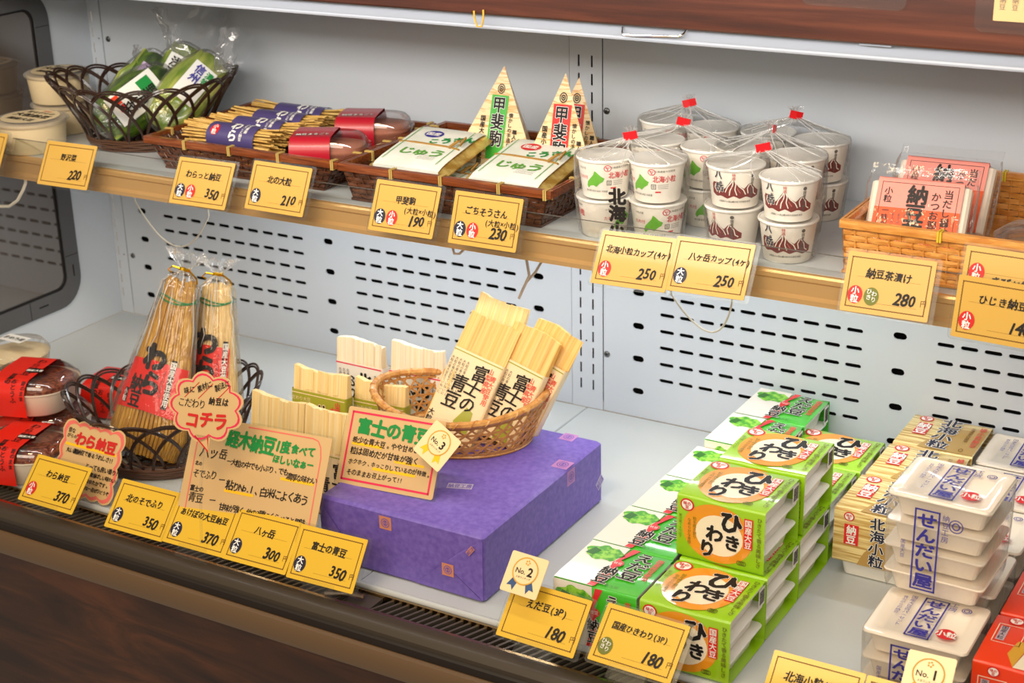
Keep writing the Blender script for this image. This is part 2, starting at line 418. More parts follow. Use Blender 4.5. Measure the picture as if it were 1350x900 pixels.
holed('window_frame', rr(-.60, -.089, .0495, .573, .05), rr(-.575, -.119, .0805, .545, .022), WX+.003, .01, 'grey_frame', win)
holed('gasket', rr(-.575, -.119, .0805, .545, .022), rr(-.571, -.1225, .084, .5415, .02), WX+.001, .008, 'dark_gasket', win)
for (y, z, a, b) in ((-.104, .107, .0025, .02), (-.178, .066, .02, .0025)):
    mb = MB(); mb.box(WX+.0028, WX+.0034, y-a/2, y+a/2, z-b/2, z+b/2, 'slot_dark'); mb.build('frame_slot', win)
for (y0_, y1_, z0_, z1_) in ((-.119, -.089, .1335, .1342), (-.207, -.2063, .0495, .0805), (-.119, -.089, .5128, .5135)):
    mb = MB(); mb.box(WX+.0028, WX+.0035, y0_, y1_, z0_, z1_, 'dark_gasket'); mb.build('frame_joint', win)
gm = M('window_glass', (84, 74, 68), .04, 0, 1.0, ior=1.9); N, L, b = nodes(gm); b.inputs['Transmission Weight'].default_value = 0
mb = MB(); mb.box(WX-.004, WX-.001, -.572, -.1215, .083, .5425, gm); mb.build('glass_pane', win)
mb = MB(); mb.box(-1.0, WX-.0045, -.66, 0, 0, ZT, 'rubber_dark'); o = mb.build('wall_core', wl)
# floor of the case: white deck plates, front edge, air grille, bumper
fl = setting('floor', 'white enamelled deck of the display case')
SX = -.0104
for a, b_ in ((-.9285, SX-.0006), (SX+.0006, .93)):
    mb = MB(); mb.box(a, b_, -.578, -.001, -.012, 0, 'deck_paint', b=.0012); mb.build('deck_plate', fl)
mb = MB(); mb.tube([(x/10, -.580, -.0035) for x in range(-12, 13)], .0045, 'deck_paint', 10); mb.build('plate_edge', fl, True)
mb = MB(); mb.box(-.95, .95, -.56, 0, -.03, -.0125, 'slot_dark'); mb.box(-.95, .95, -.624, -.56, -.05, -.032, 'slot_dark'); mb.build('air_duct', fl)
# grille: slanted bars in their own rail
gr = thing('air_grille', 'slotted metal air intake grille along the front edge of the deck', 'grille', (0, 0, 0)); gr['kind'] = 'thing'
bars = [(-.93+.0105*i) for i in range(int(1.9/.0105))]
bar = None
for x in bars:
    if -.02 < x-.02 < .015: continue
    if bar is None:
        mb = MB(); mb.add([(-.008, -.0165, 0), (-.0045, -.0165, 0), (.0095, .0165, 0), (.006, .0165, 0), (-.008, -.0165, -.004), (-.0045, -.0165, -.004), (.0095, .0165, -.004), (.006, .0165, -.004)],
               [(0, 1, 2, 3), (7, 6, 5, 4), (0, 4, 5, 1), (1, 5, 6, 2), (2, 6, 7, 3), (3, 7, 4, 0)], 'steel_dull'); bar = mb.build('slat', gr)
    else: bar = bar.copy(); COL.objects.link(bar)
    bar.location = (x, -.6045, -.0075)
mb = MB(); mb.box(-.005, .03, -.62, -.589, -.012, -.0075, 'steel_dull'); mb.box(-.95, .95, -.5885, -.5855, -.02, -.0045, 'steel_rim'); mb.box(-.95, .95, -.6245, -.6205, -.02, -.004, 'steel_rim'); mb.build('rim', gr)
for cx in (-.035,):
    mb = MB(); mb.box(cx, cx+.006, -.622, -.588, -.008, -.0045, 'rail_brown'); mb.tube([(cx+.003, -.60, -.003), (cx+.03, -.607, -.001), (cx+.048, -.603, -.003)], .003, 'rail_brown', 6); mb.tube([(cx+.003, -.618, -.003), (cx+.03, -.607, -.001)], .0025, 'rail_brown', 6); mb.build('clip', gr)
# bumper and base of the case: profile in (y, z) swept along x
def sweep(name, prof, mat, parent, smooth=True, x0=-.96, x1=.96):
    mb = MB(); n = 2; vs = [(x, y, z) for x in (x0, x1) for (y, z) in prof]; m = len(prof)
    mb.add(vs, [(i, i+1, m+i+1, m+i) for i in range(m-1)]+[(m-1, 0, m, 2*m-1)], mat)
    return mb.build(name, parent, smooth)
bp = setting('trim_1', 'brown bumper rail along the front of the case')
sweep('rail_top', [(-.6245, -.004), (-.634, -.0045), (-.642, -.0075), (-.646, -.013), (-.645, -.02), (-.625, -.022)], 'rubber_brown', bp)
sweep('joint_strip', [(-.645, -.0195), (-.6475, -.022), (-.6475, -.031), (-.640, -.034), (-.62, -.034)], 'rubber_dark', bp)
sweep('rail_face', [(-.645, -.0315), (-.652, -.034), (-.655, -.041), (-.655, -.057), (-.652, -.064), (-.64, -.066), (-.62, -.066)], 'rail_brown', bp)
sweep('base_board', [(-.643, -.066), (-.643, -.42), (-.60, -.42), (-.60, -.066)], 'base_wood', bp, False)
# top rail and wooden fascia
tr = setting('trim_2', 'white rail above the back wall with its rounded lower lip')
sweep('rail_body', [(-.29, .634), (-.312, .633), (-.3165, .6300), (-.3175, .6165), (-.3155, .6135), (-.309, .6125), (-.012, .6125), (-.012, .634)], 'rail_white', tr)
mb = MB(); mb.tube([(x/10, -.314, .6122) for x in range(-10, 11)], .0028, 'rail_white', 8); mb.build('lip', tr, True)
fc = setting('trim_3', 'dark wooden fascia board at the top')
mb = MB(); mb.box(-.96, .96, -.336, -.322, .6302, .83, 'fascia_wood', b=.002); mb.build('fascia_board', fc)
def wire(name, pts, r, mat, label, cat, group=None, seg=6, smooth=True):
    mb = MB(); mb.tube(pts, r, mat, seg); return tag(mb.build(name, None, smooth), label, cat, group)
wire('wire_clip', [(.2052, -.3185, .6245), (.207, -.323, .6195), (.2100, -.325, .6175), (.276, -.325, .6205), (.281, -.323, .623), (.2832, -.3185, .6275)], .0012, 'chrome', 'thin chrome wire clip hooked over the white top rail', 'clip')
mb = MB(); mb.box(-.0, .034, -.3265, -.3185, .6262, .6294, 'rail_white', b=.0006); o = mb.build('strip_clip', None, False, loc=(.4783, 0, 0)); tag(o, 'small white plastic strip stuck below the fascia at right', 'clip')
wire('rubber_band', [(.024, -.3375, .634), (.0245, -.3385, .627), (.028, -.3385, .6165), (.034, -.3385, .6165), (.037, -.3385, .627), (.0365, -.3375, .636)], .0012, 'ink_gold', 'tan rubber band hanging from the top fascia', 'rubber band')

# ---------------------------------------------------------------- middle shelf
SZ = .365
sh = thing('display_shelf', 'white metal shelf with a tan front lip across the case', 'shelf', (0, 0, 0))
mb = MB(); mb.box(-.925, .93, -.300, -.004, SZ-.02, SZ, 'shelf_white', b=.0012); mb.build('shelf_plate', sh)
sweep('front_lip', [(-.300, SZ), (-.3055, SZ-.0005), (-.307, SZ-.003), (-.307, SZ-.008), (-.3045, SZ-.010), (-.3045, SZ-.0255), (-.309, SZ-.029), (-.309, SZ-.0345), (-.303, SZ-.0355), (-.30, SZ-.0355)], 'lip_tan', sh, False, -.926, .93)
mb = MB(); mb.box(-.926, .93, -.3103, -.3091, SZ-.0335, SZ+.0275, 'clear_acrylic'); mb.build('price_rail', sh)
mb = MB(); mb.box(-.926, .93, -.31035, -.30905, SZ+.0272, SZ+.0279, 'ink_grey'); mb.build('rail_edge', sh)
mb = MB(); mb.box(-.92, .92, -.18, -.145, SZ-.031, SZ-.0205, 'rail_white', b=.002); mb.build('lamp_housing', sh)
for x in (-.915, -.0105, .888):
    mb = MB(); mb.add([(x-.001, -.002, SZ-.0205), (x-.001, -.28, SZ-.0205), (x-.001, -.28, SZ-.03), (x-.001, -.002, SZ-.07), (x+.001, -.002, SZ-.0205), (x+.001, -.28, SZ-.0205), (x+.001, -.28, SZ-.03), (x+.001, -.002, SZ-.07)],
        [(0, 1, 2, 3), (7, 6, 5, 4), (0, 4, 5, 1), (1, 5, 6, 2), (2, 6, 7, 3), (3, 7, 4, 0)], 'shelf_white'); mb.build('bracket', sh)
# cords and hooks under the shelf
def arc(p0, pm, p1, n=18):
    # quadratic through three points
    P0, P1, P2 = map(Vector, (p0, pm, p1)); c = P1*2-(P0+P2)*.5
    return [P0*(1-t)**2+c*2*t*(1-t)+P2*t*t for t in [i/n for i in range(n+1)]]
M('cord_white', (214, 210, 196), .4); M('hook_tan', (176, 160, 142), .25, coat=.5)
wire('hanging_cord', [(-.6744, -.2, .344)]+arc((-.6744, -.2, .2833), (-.600, -.2, .2223), (-.5311, -.2, .2782))+[(-.5311, -.2, .344)], .0013, 'cord_white', 'thin white cord looping under the shelf at left', 'cord', 'cords looping under the shelf')
wire('hanging_cord', [(.2236, -.22, .344)]+arc((.2236, -.22, .2824), (.276, -.22, .242), (.3038, -.22, .2835))+[(.3038, -.22, .344)], .0013, 'cord_white', 'thin white cord looping under the shelf below the paired cup price cards', 'cord', 'cords looping under the shelf')
wire('shelf_hook', [(.052, -.28, .344), (.054, -.28, .318), (.057, -.28, .300), (.05, -.281, .285), (.0423, -.282, .2677), (.052, -.279, .290), (.0645, -.277, .305), (.072, -.276, .318), (.074, -.276, .344)], .0019, 'hook_tan', 'bent clear plastic hook hanging under the shelf left of the centre upright', 'hook')
wire('shelf_hook', [(-.048, -.29, .344), (-.046, -.295, .330), (-.040, -.3, .3205), (-.032, -.3, .3215), (-.024, -.297, .33), (-.02, -.29, .344)], .0017, 'hook_tan', 'small clear hook loop under the shelf behind the 230 yen card', 'hook')
wire('shelf_hook', [(-.79, -.3, .344), (-.7926, -.3, .3226), (-.80, -.3, .311), (-.815, -.3, .293), (-.835, -.3, .281), (-.8553, -.3, .2783), (-.87, -.3, .279)], .0024, 'cord_white', 'white plastic hook under the far left end of the shelf', 'hook')

# ---------------------------------------------------------------- price cards
def card_matrix(X, Y, Z, tilt, yaw=0, roll=0):
    ex = Vector((cos(yaw), sin(yaw), 0)); n = Vector((-sin(yaw), cos(yaw), 0)); ey = Vector((0, 0, 1))*cos(tilt)+n*sin(tilt)
    a = ex*cos(roll)+ey*sin(roll); b = -ex*sin(roll)+ey*cos(roll); c = a.cross(b)
    return Matrix(((a.x, b.x, c.x, X), (a.y, b.y, c.y, Y), (a.z, b.z, c.z, Z), (0, 0, 0, 1)))
FL = lambda u, v, l: Vector((u, v, .0004+l))
CW, CH = .0952, .0645
def price_card(pos, title, price, badges, label, where, group, sub=None, ox=0, tx=None, title_size=.0110, wide=1, holder=True, foot=0, ty=.0105, by=-.0135):
    t = thing('price_card', label, 'price card', mx=card_matrix(*pos), group=group)
    mb = MB(); mb.prism(rrect(CW, CH, .0015, 2), -.0004, .0004, 'card_yellow_shelf_light' if group == GS else 'card_yellow'); mb.build('card', t)
    mb = MB(); k = Ink(mb, FL); k.frame(-CW/2+.0048, -CH/2+.0052, CW/2-.0048, CH/2-.0052, .0011, 'ink_brown', 0, .00022, 56)
    k.rect(-.034, .0062, .034, .0064, 'ink_brown'); k.rect(-.012, -.0202, .034, -.02, 'ink_brown'); mb.build('printed_border', t)
    mb = MB(); k = Ink(mb, FL)
    w = sum((.52 if ord(c) < 256 else 1) for c in title)*title_size*.9
    k.hand(title, (-w/2 if tx is None else tx)+ox, ty, title_size, 'ink_black', 1, .03)
    if sub: k.hand(sub, .000, -.0015, .0095, 'ink_black', 1, .02)
    k.hand(price, .0015+(.0080 if badges else .0065), -.0128, .0182, 'ink_black', 1, .032, adv=.80, shear=.22, sx=.86)
    if price: k.hand('円', .037, -.0135, .0075, 'ink_brown', 1, -.004)
    if mb.v: mb.build('lettering', t)
    x = -.0335
    for bd in badges:
        mb = MB(); k = Ink(mb, FL); txt, col = {'L': ('大粒', 'ink_navy'), 'S': ('小粒', 'ink_red'), 'H': ('ひきわり', 'ink_olive')}[bd]
        k.ell(x, by, .0082, .0098, col, 1, 28)
        if bd == 'H':
            k.down('ひき', x-.0025, by+.0083, .0062, 'ink_white', 2, .01); k.down('わり', x+.003, by+.0063, .0062, 'ink_white', 2, .01)
        else: k.down(txt, x, by+.009, .009, 'ink_white', 2, .03, gap=1.0)
        mb.build('badge', t); x += .0178
    if holder:
        mb = MB(); mb.prism(rrect(CW*wide+.009, CH+.006, .004, 3, .001, 0), -.0022, -.0008, 'clear_acrylic')
        if foot:
            mb.box(-.022, .022, -CH/2-foot, -CH/2+.004, -.010, .0016, 'clear_acrylic', b=.0008)
        else: mb.box(-.03, .03, .004, .010, -.016, -.0022, 'clear_acrylic')
        mb.build('card_holder', t)
    return t
GS = 'yellow price cards on the shelf edge'; GD = 'yellow price cards along the front of the deck'
price_card((-.665, -.335, .3725, .52, .01, .012), '野沢菜', '220', [], 'yellow price card 220 yen clipped below the pickled greens basket', '', GS)
price_card((-.4155, -.3354, .3761, .52, .02, .005), 'わらっと納豆', '350', ['L', 'S'], 'yellow shelf price card 350 yen with navy and red round badges', '', GS)
price_card((-.2858, -.3353, .3844, .455, 0, -.005), '北の大粒', '210', ['L'], 'yellow shelf price card 210 yen with a single navy badge', '', GS)
price_card((-.0884, -.335, .3822, .425, .01, -.002), '甲斐駒', '190', ['L', 'S'], 'yellow shelf price card 190 yen with navy and red badges', '', GS, sub='(大粒×小粒)')
price_card((.0294, -.3352, .3819, .363, .005, .002), 'ごちそうさん', '230', ['L', 'S'], 'yellow shelf price card 230 yen below the foil wrapped packets', '', GS, sub='(大粒×小粒)')
price_card((.2291, -.3372, .3613, .575, -.01, .027), '北海小粒カップ(4ヶ)', '250', ['S'], 'left one of the two joined 250 yen cards, red badge', '', GS, tx=-.037, title_size=.0096)
price_card((.3236, -.3345, .3663, .575, -.01, .027), '八ヶ岳カップ(4ヶ)', '250', ['L'], 'right one of the two joined 250 yen cards, navy badge', '', GS, tx=-.028, title_size=.0096)
price_card((.5274, -.335, .3763, .397, 0, .01), '納豆茶漬け', '280', ['S', 'H'], 'yellow shelf price card 280 yen with red and olive badges', '', GS)
price_card((.6515, -.334, .3985, .30, 0, -.01), 'きびだ納豆', '', ['S'], 'yellow price card behind another at the right end of the shelf', '', GS, tx=-.018, ty=-.001, by=.006)
price_card((.6513, -.352, .3719, .19, 0, -.02), 'ひじき納豆', '140', ['S'], 'front yellow card 140 yen with red badge at the right end of the shelf', '', GS)
price_card((-.8295, -.345, .3760, .50, .0, .0), '', '', [], 'yellow price card cut by the left edge of the photo', '', GS)
price_card((-.4691, -.61, .0356, .775, .02, -.010), 'わら納豆', '370', ['S'], 'yellow deck price card 370 yen with a red badge at far left', '', GD, foot=.012)
price_card((-.3189, -.61, .0341, .732, .01, .008), '北のそでふり', '350', ['L'], 'yellow deck price card 350 yen in front of the dark wicker basket', '', GD, holder=False)
price_card((-.2222, -.6095, .0369, .73, .0, .012), 'あけぼの大豆納豆', '370', ['L'], 'yellow deck price card 370 yen with a navy badge, long title', '', GD, foot=.012, title_size=.0103)
price_card((-.1275, -.610, .0384, .73, .0, .016), '八ヶ岳', '300', ['L'], 'yellow deck price card 300 yen with a navy badge', '', GD, holder=False)
price_card((-.0322, -.610, .0392, .65, 0, .023), '富士の青豆', '350', ['L'], 'yellow deck price card 350 yen touching the purple box', '', GD, foot=.012)
price_card((.2577, -.61, .0418, .75, .02, -.03), 'えだ豆(3P)', '180', [], 'yellow deck price card 180 yen below the second place ribbon card', '', GD, foot=.014)
price_card((.3711, -.61, .0442, .845, .04, -.045), '国産ひきわり(3P)', '180', ['H'], 'yellow deck price card 180 yen with an olive badge', '', GD, foot=.014, title_size=.0088, tx=-.034)
price_card((.5605, -.612, .0440, .79, .0, .005), '北海小粒(3P)', '180', ['S'], 'yellow price card cut off by the bottom edge, left of two', '', GD, holder=False)
price_card((.6570, -.612, .0440, .79, .0, .005), '', '', [], 'yellow price card at the bottom edge below the first place card', '', GD, holder=False, tx=-.03)

# ---------------------------------------------------------------- ranking badges
def rank_card(pos, num, tail, label, w=.046, h=.045):
    t = thing('ranking_card', label, 'ranking card', mx=card_matrix(*pos), group='ranking cards')
    mb = MB(); mb.prism(rrect(w, h, .002, 2), -.0004, .0004, 'badge_cream'); mb.build('card', t)
    mb = MB(); k = Ink(mb, FL)
    for s in (-1, 1):
        k.poly([(s*.004, -.006), (s*.011, -.004), (s*.017, -.015), (s*.0115, -.0142), (s*.0085, -.0195)] if s > 0 else [(-.0085, -.0195), (-.0115, -.0142), (-.017, -.015), (-.011, -.004), (-.004, -.006)], tail, 0)
    mb.build('ribbon_tails', t)
    mb = MB(); k = Ink(mb, FL); k.ell(0, .004, .0155, .0155, 'badge_cream', 1, 32); k.ell(0, .004, .0155, .0155, 'ink_gold', 2, 32, ring=.09)
    for i in range(5): k.ell(.0022*cos(i*1.257), .0135+.0022*sin(i*1.257), .0011, .0011, 'ink_gold', 2, 6)
    k.text('No.', -.0055, .0035, .0082, 'ink_black', 2, .02); k.text(num, .0062, .0045, .0135, 'ink_black', 2, .035); k.text('人気ランキング', 0, -.0035, .0026, 'ink_black', 2)
    mb.build('rosette', t); return t
rank_card((.2300, -.602, .0830, .70, -.01, -.033), '2', 'ribbon_blue', 'cream card with ribbon rosette reading No.2 above the 180 yen card')
rank_card((.053, -.496, .1549, .635, 0, -.445), '3', 'marker_yellow', 'tilted cream card with yellow ribbon rosette reading No.3')
rank_card((.6700, -.6002, .0875, .80, 0, .03), '1', 'marker_yellow', 'cream card with rosette reading No.1 in front of the white tray packs', .046, .048)

# ---------------------------------------------------------------- hand written signs
def sign(name, pos, w, h, label, draw, outline=None, foot=None):
    t = thing(name, label, 'sign', mx=card_matrix(*pos), group='hand written signs')
    mb = MB(); mb.prism(outline or rrect(w, h, .003, 3), -.0004, .0004, 'card_cream'); mb.build('card', t)
    for nm, fn in draw:
        mb = MB(); fn(Ink(mb, FL)); mb.build(nm, t)
    if outline is None:
        mb = MB(); mb.prism(rrect(w+.006, h+.005, .004, 3), -.0022, -.0010, 'clear_acrylic')
        if foot: mb.box(-.02, .02, -h/2-foot, -h/2+.002, -.014, -.0008, 'clear_acrylic')
        mb.build('card_holder', t)
    return t
def fuji_border(k): k.frame(-.0625, -.0425, .0625, .0425, .0026, 'ink_pink', 0)
def fuji_title(k): k.hand('富士の青豆', -.052, .0245, .0215, 'ink_green', 2, .05, adv=.97, rot=0, shear=.0, sx=1)
def fuji_lines(k):
    for s, y, z in (('希少な青大豆。やや甘めより', .0075, .0088), ('粒は固めだが甘味が強く', -.0055, .0098), ('ホクホク、ホっこりしているのが特徴。', -.0185, .0072), ('そのままお召上がって!!', -.0315, .0080)): k.hand(s, -.0555, y, z, 'ink_black', 2, .02, adv=.9)
def fuji_marks(k): k.rect(-.055, .0015, -.012, .005, 'marker_yellow', 0); k.rect(.008, -.012, .05, -.009, 'marker_yellow', 0); k.rect(-.02, -.025, .04, -.0215, 'marker_yellow', 0)
sign('handwritten_sign', (-.0205, -.488, .1275, .495, .03, .035), .137, .0945, 'handwritten sign with pink border and green title, standing on the purple box',
     [('border', fuji_border), ('title', fuji_title), ('highlighter', fuji_marks), ('lettering', fuji_lines)], foot=.006)
def big_border(k):
    k.line([(-.02, .062), (.075, .062), (.083, .060), (.088, .053), (.091, .04), (.093, -.07)], .0016, 'ink_rose', 0); k.line([(-.092, .045), (-.090, -.07)], .0016, 'ink_rose', 0)
def big_title(k):
    k.hand('経木納豆', -.0480, .0445, .0220, 'ink_green', 2, .045, adv=.82, sx=.84, shear=0); k.hand('1度', .0245, .0455, .0165, 'ink_green', 2, .045, adv=.86); k.hand('食べて', .0470, .0455, .0130, 'ink_green', 2, .045, adv=.9); k.hand('ほしいなぁー', .024, .0300, .0115, 'ink_green', 2, .05, adv=.86)
def big_marks(k): k.rect(.040, .0065, .088, .0100, 'marker_yellow', 0); k.rect(-.038, -.0205, .006, -.017, 'marker_yellow', 0)
def big_lines(k):
    k.hand('八ッ岳', -.084, .0235, .0155, 'ink_black', 2, .012, rot=.02); k.hand('ー大粒の中でも小ぶり、でも', -.042, .0165, .0088, 'ink_black', 2, .02, adv=.80); k.hand('濃厚な味わい', .0480, .0125, .0092, 'ink_black', 2, .012, adv=.80)
    k.hand('北の', -.0885, .0075, .0062, 'ink_black', 2, .03); k.hand('そでふり', -.0885, -.0040, .0125, 'ink_black', 2, .01, adv=.72); k.hand('ー', -.049, -.0075, .012, 'ink_black', 2, .01); k.hand('粘りNo.1、白米によくあう', -.036, -.0115, .0128, 'ink_black', 2, .02, adv=.78)
    k.hand('富士の', -.0885, -.0235, .0075, 'ink_black', 2, .03); k.hand('青豆', -.0885, -.0345, .0125, 'ink_black', 2, .01); k.hand('ー', -.057, -.034, .012, 'ink_black', 2, .01); k.hand('甘味が強く 他の3種にくらべると風味', -.040, -.0385, .0095, 'ink_black', 2, .02, adv=.78)
sign('handwritten_sign', (-.1675, -.572, .0935, .50, .03, .035), .204, .132, 'large handwritten sign with green title behind the deck price cards',
     [('border', big_border), ('title', big_title), ('highlighter', big_marks), ('lettering', big_lines)])
def cloud_outline(w, h, n=9, f=.16, tail=True, m=6):
    pts = []
    for i in range(n):
        for j in range(m):
            a = 2*pi*(i+j/m)/n; r = 1-f*(1-abs(sin(pi*j/m))); pts.append((w/2*r*cos(a), h/2*r*sin(a)))
    return pts
def ring(k, pts, t, mat, layer=0):
    n = len(pts); q = [(x*(1-t), y*(1-t)) for x, y in pts]; k.put(pts+q, [(i, (i+1) % n, n+(i+1) % n, n+i) for i in range(n)], mat, layer)
co = cloud_outline(.113, .086)
def cl_border(k): ring(k, [(x*.94, y*.94) for x, y in co], .06, 'ink_pink', 0)
def cl_lines(k):
    k.hand('味に', -.034, .0165, .0095, 'ink_black', 2, .02, rot=.25); k.hand('素材に', -.014, .0195, .0085, 'ink_black', 2, .02, rot=.45); k.hand('製法に', .0115, .0225, .0085, 'ink_black', 2, .02, rot=.45)
    k.hand('こだわり', -.041, .003, .0125, 'ink_black', 2, .005, adv=.82); k.hand('納豆は', .0035, .0085, .0105, 'ink_black', 2, .03, adv=.95)
def cl_title(k): k.hand('コチラ', -.0285, -.016, .0225, 'ink_red', 2, .05, adv=.92, sx=1)
def cl_strokes(k):
    for x in (-.024, -.004, .022): k.line([(x-.008, .009), (x+.012, .029)], .0009, 'ink_red', 1)
t = sign('speech_cloud_sign', (-.2120, -.592, .1885, .353, .05, .06), 0, 0, 'cloud shaped sign with red scalloped border in front of the straw bags',
     [('border', cl_border), ('lettering', cl_lines), ('title', cl_title), ('strokes', cl_strokes)], co)
mb = MB(); mb.prism([(-.012, -.034), (.010, -.034), (.009, -.053)], -.0004, .0004, 'card_cream'); k = Ink(mb, FL); k.line([(-.013, -.0355), (.0085, -.0525), (.006, -.035)], .0022, 'ink_red', 0); mb.build('tail', t)
mb = MB(); mb.tube([(0, -.03, -.0012), (0, -.1, -.002), (0, -.165, -.012)], .0016, 'clear_acrylic', 8); mb.build('stem', t)
def scallop(w, h, nx, ny, d):
    pts = []
    def run(x0, y0, x1, y1, n):
        nxn, nyn = (y1-y0), -(x1-x0); l = math.hypot(nxn, nyn); nxn /= l; nyn /= l
        for i in range(n):
            for j in range(5):
                tt = (i+j/5)/n; o = d*abs(sin(pi*j/5)); pts.append((x0+(x1-x0)*tt+nxn*o, y0+(y1-y0)*tt+nyn*o))
    run(-w/2, -h/2, w/2, -h/2, nx); run(w/2, -h/2, w/2, h/2, ny); run(w/2, h/2, -w/2, h/2, nx); run(-w/2, h/2, -w/2, -h/2, ny)
    return pts
so = scallop(.100, .092, 5, 4, .004)
def wa_border(k): ring(k, [(x*.96, y*.96) for x, y in so], .085, 'ink_rose', 0)
def wa_title(k): k.hand('昔な', -.0440, .035, .0068, 'ink_black', 2, .02); k.hand('がらの', -.0440, .0275, .0062, 'ink_black', 2, .02); k.hand('わら納豆', -.0285, .0255, .0185, 'ink_red', 2, .06, adv=.95, sx=1)
def wa_lines(k):
    for s, x, y, z in (('丸い藁納豆で香るうれしさ!!', -.040, .009, .0074), ('とっても良い香り!!', -.002, -.0055, .0078), ('ほろ藁香ばしい味わい!!', -.002, -.0155, .0064), ('風味ゆたかです。', -.002, -.0245, .0068), ('お得な一品ぜひどうぞ', -.004, -.034, .0060)): k.hand(s, x, y, z, 'ink_black', 2, .03, adv=.84)
sign('handwritten_sign', (-.4592, -.558, .048, .482, .03, -.02), 0, 0, 'small handwritten sign with scalloped pink border and red title beside the dark basket',
     [('border', wa_border), ('title', wa_title), ('highlighter', lambda k: k.rect(-.044, .0145, .044, .018, 'marker_yellow', 0)), ('lettering', wa_lines)], so)
# cards on the wooden fascia
def fascia_card(x0, x1, z0, name, label, fn, hold=True):
    w = x1-x0; h = .075; t = thing(name, label, 'price card', mx=card_matrix((x0+x1)/2, -.3395, z0+h/2, 0), group='cards on the top fascia')
    mb = MB(); mb.prism(rrect(w, h, .001, 2), -.0004, .0004, 'card_cream'); mb.build('card', t)
    mb = MB(); fn(Ink(mb, FL), w, h); mb.build('lettering', t)
    mb = MB(); mb.prism(rrect(w+.024, h+.024, .008, 4, -.006, 0), -.0020, -.0008, 'clear_acrylic'); mb.build('card_holder', t)
def fa(k, w, h):
    k.hand('納豆', w/2-.030, -h/2+.007, .012, 'ink_black', 1, .02); k.rect(-w/2+.01, -h/2+.0045, w/2-.004, -h/2+.005, 'ink_brown')
def fb(k, w, h):
    for i in range(6): k.down('国産大豆使用の納豆', -w/2+.008+i*.012, h/2-.006, .0065, 'ink_grey', 1)
fascia_card(.438, .522, .6775, 'price_card', 'cream card hanging on the top fascia, cut off by the frame', fa)
fascia_card(.6145, .705, .6625, 'price_card', 'cream card on the top fascia at the upper right corner', fb)

# ---------------------------------------------------------------- boxed three-packs on the deck
M('hiki_green', (156, 206, 26), .28, coat=1); M('hiki_orange', (238, 154, 28), .35, coat=1); M('hiki_cream', (250, 236, 208), .35, coat=1)
M('eda_green', (64, 188, 34), .28, coat=1); M('eda_white', (240, 234, 222), .3, coat=1); M('eda_leaf', (118, 196, 60), .35, coat=.3); M('eda_leaf_dark', (44, 110, 30), .4)
M('eda_red', (226, 48, 54), .35, coat=.3); M('red_print', (222, 40, 44), .4); M('foam', (246, 244, 238), .4, coat=.1)
noisemat('gold_straw', (190, 146, 62), (246, 226, 158), (14, 330, 330), 1, 3, .3, coat=.6, lo=.36, hi=.62)
M('gold_print', (186, 148, 74), .3, coat=.4)
M('red_orange', (236, 62, 20), .3, coat=.4); M('lavender_print', (196, 176, 186), .4); M('red_rose', (220, 84, 66), .4)
noisemat('leaf_print', (70, 160, 40), (150, 210, 70), (1, 1, 1), 160, 3, .4, lo=.4, hi=.6)
def foam_tray(name, w, d, h, parent, z, mat='foam', lip=.0022):
    """square styrofoam tray with flat rim, tapering body"""
    mb = MB(); r = .006
    def rg(f, zz): return [(x, y, zz) for x, y in rrect(w*f, d*f, r, 3)]
    mb.loft([rg(.76, z), rg(.80, z+.001), rg(.89, z+h-lip-.002), rg(.995, z+h-lip), rg(1, z+h-lip+.0006), rg(1, z+h-.0006), rg(.995, z+h)], mat, True, True)
    # ribs on the body sides
    return mb.build(name, parent, False)
def sleeve(parent, w, d, h, mat, base=0, taper=.0):
    mb = MB(); r = .0035; prof = []
    for (cy, cz, a0) in ((d/2-r, h-r, 0), (-d/2+r, h-r, 90), (-d/2+r, base+r, 180), (d/2-r, base+r, 270)):
        for k_ in range(4): a = radians(a0+30*k_); prof.append((cy+r*cos(a), cz+r*sin(a)))
    n = len(prof); vs = []; fs = []; xs = [-w/2, -w/4, 0, w/4, w/2]
    for i, x in enumerate(xs):
        for (y, z) in prof: vs.append((x, y, z+(0 if z < h/2 else .0006*sin(i*2.1))))
    for i in range(len(xs)-1):
        for k_ in range(n): fs.append((i*n+k_, i*n+(k_+1) % n, (i+1)*n+(k_+1) % n, (i+1)*n+k_))
    mb.add([tuple(v) for v in vs], fs, mat)
    return mb.build('sleeve', parent, True)
def face_front(w, d, h): return plane((-w/2, -d/2-.0001, 0), (w, 0, 0), (0, 0, h)), w, h
def squash(F, w, h):
    # unit square coordinates; lift kept in metres
    return lambda u, v, l: F(u, v, l)
class UInk(Ink):
    """ink with coordinates 0..1 over a face of size w x h"""
    def __init__(s, mb, O, U, V):
        U = Vector(U); V = Vector(V); s.w = U.length; s.h = V.length; F = plane(O, U.normalized(), V.normalized())
        super().__init__(mb, F)
def logo(k, x, y, r, mat='logo_red', layer=1):
    k.ell(x, y, r*1.1, r, mat, layer, 20); k.ell(x, y, r*.86, r*.78, 'ink_white', layer+1, 20); k.text('味の', x, y+r*.25, r*.62, mat, layer+2, .03); k.text('豆', x, y-r*.35, r*.62, mat, layer+2, .03)
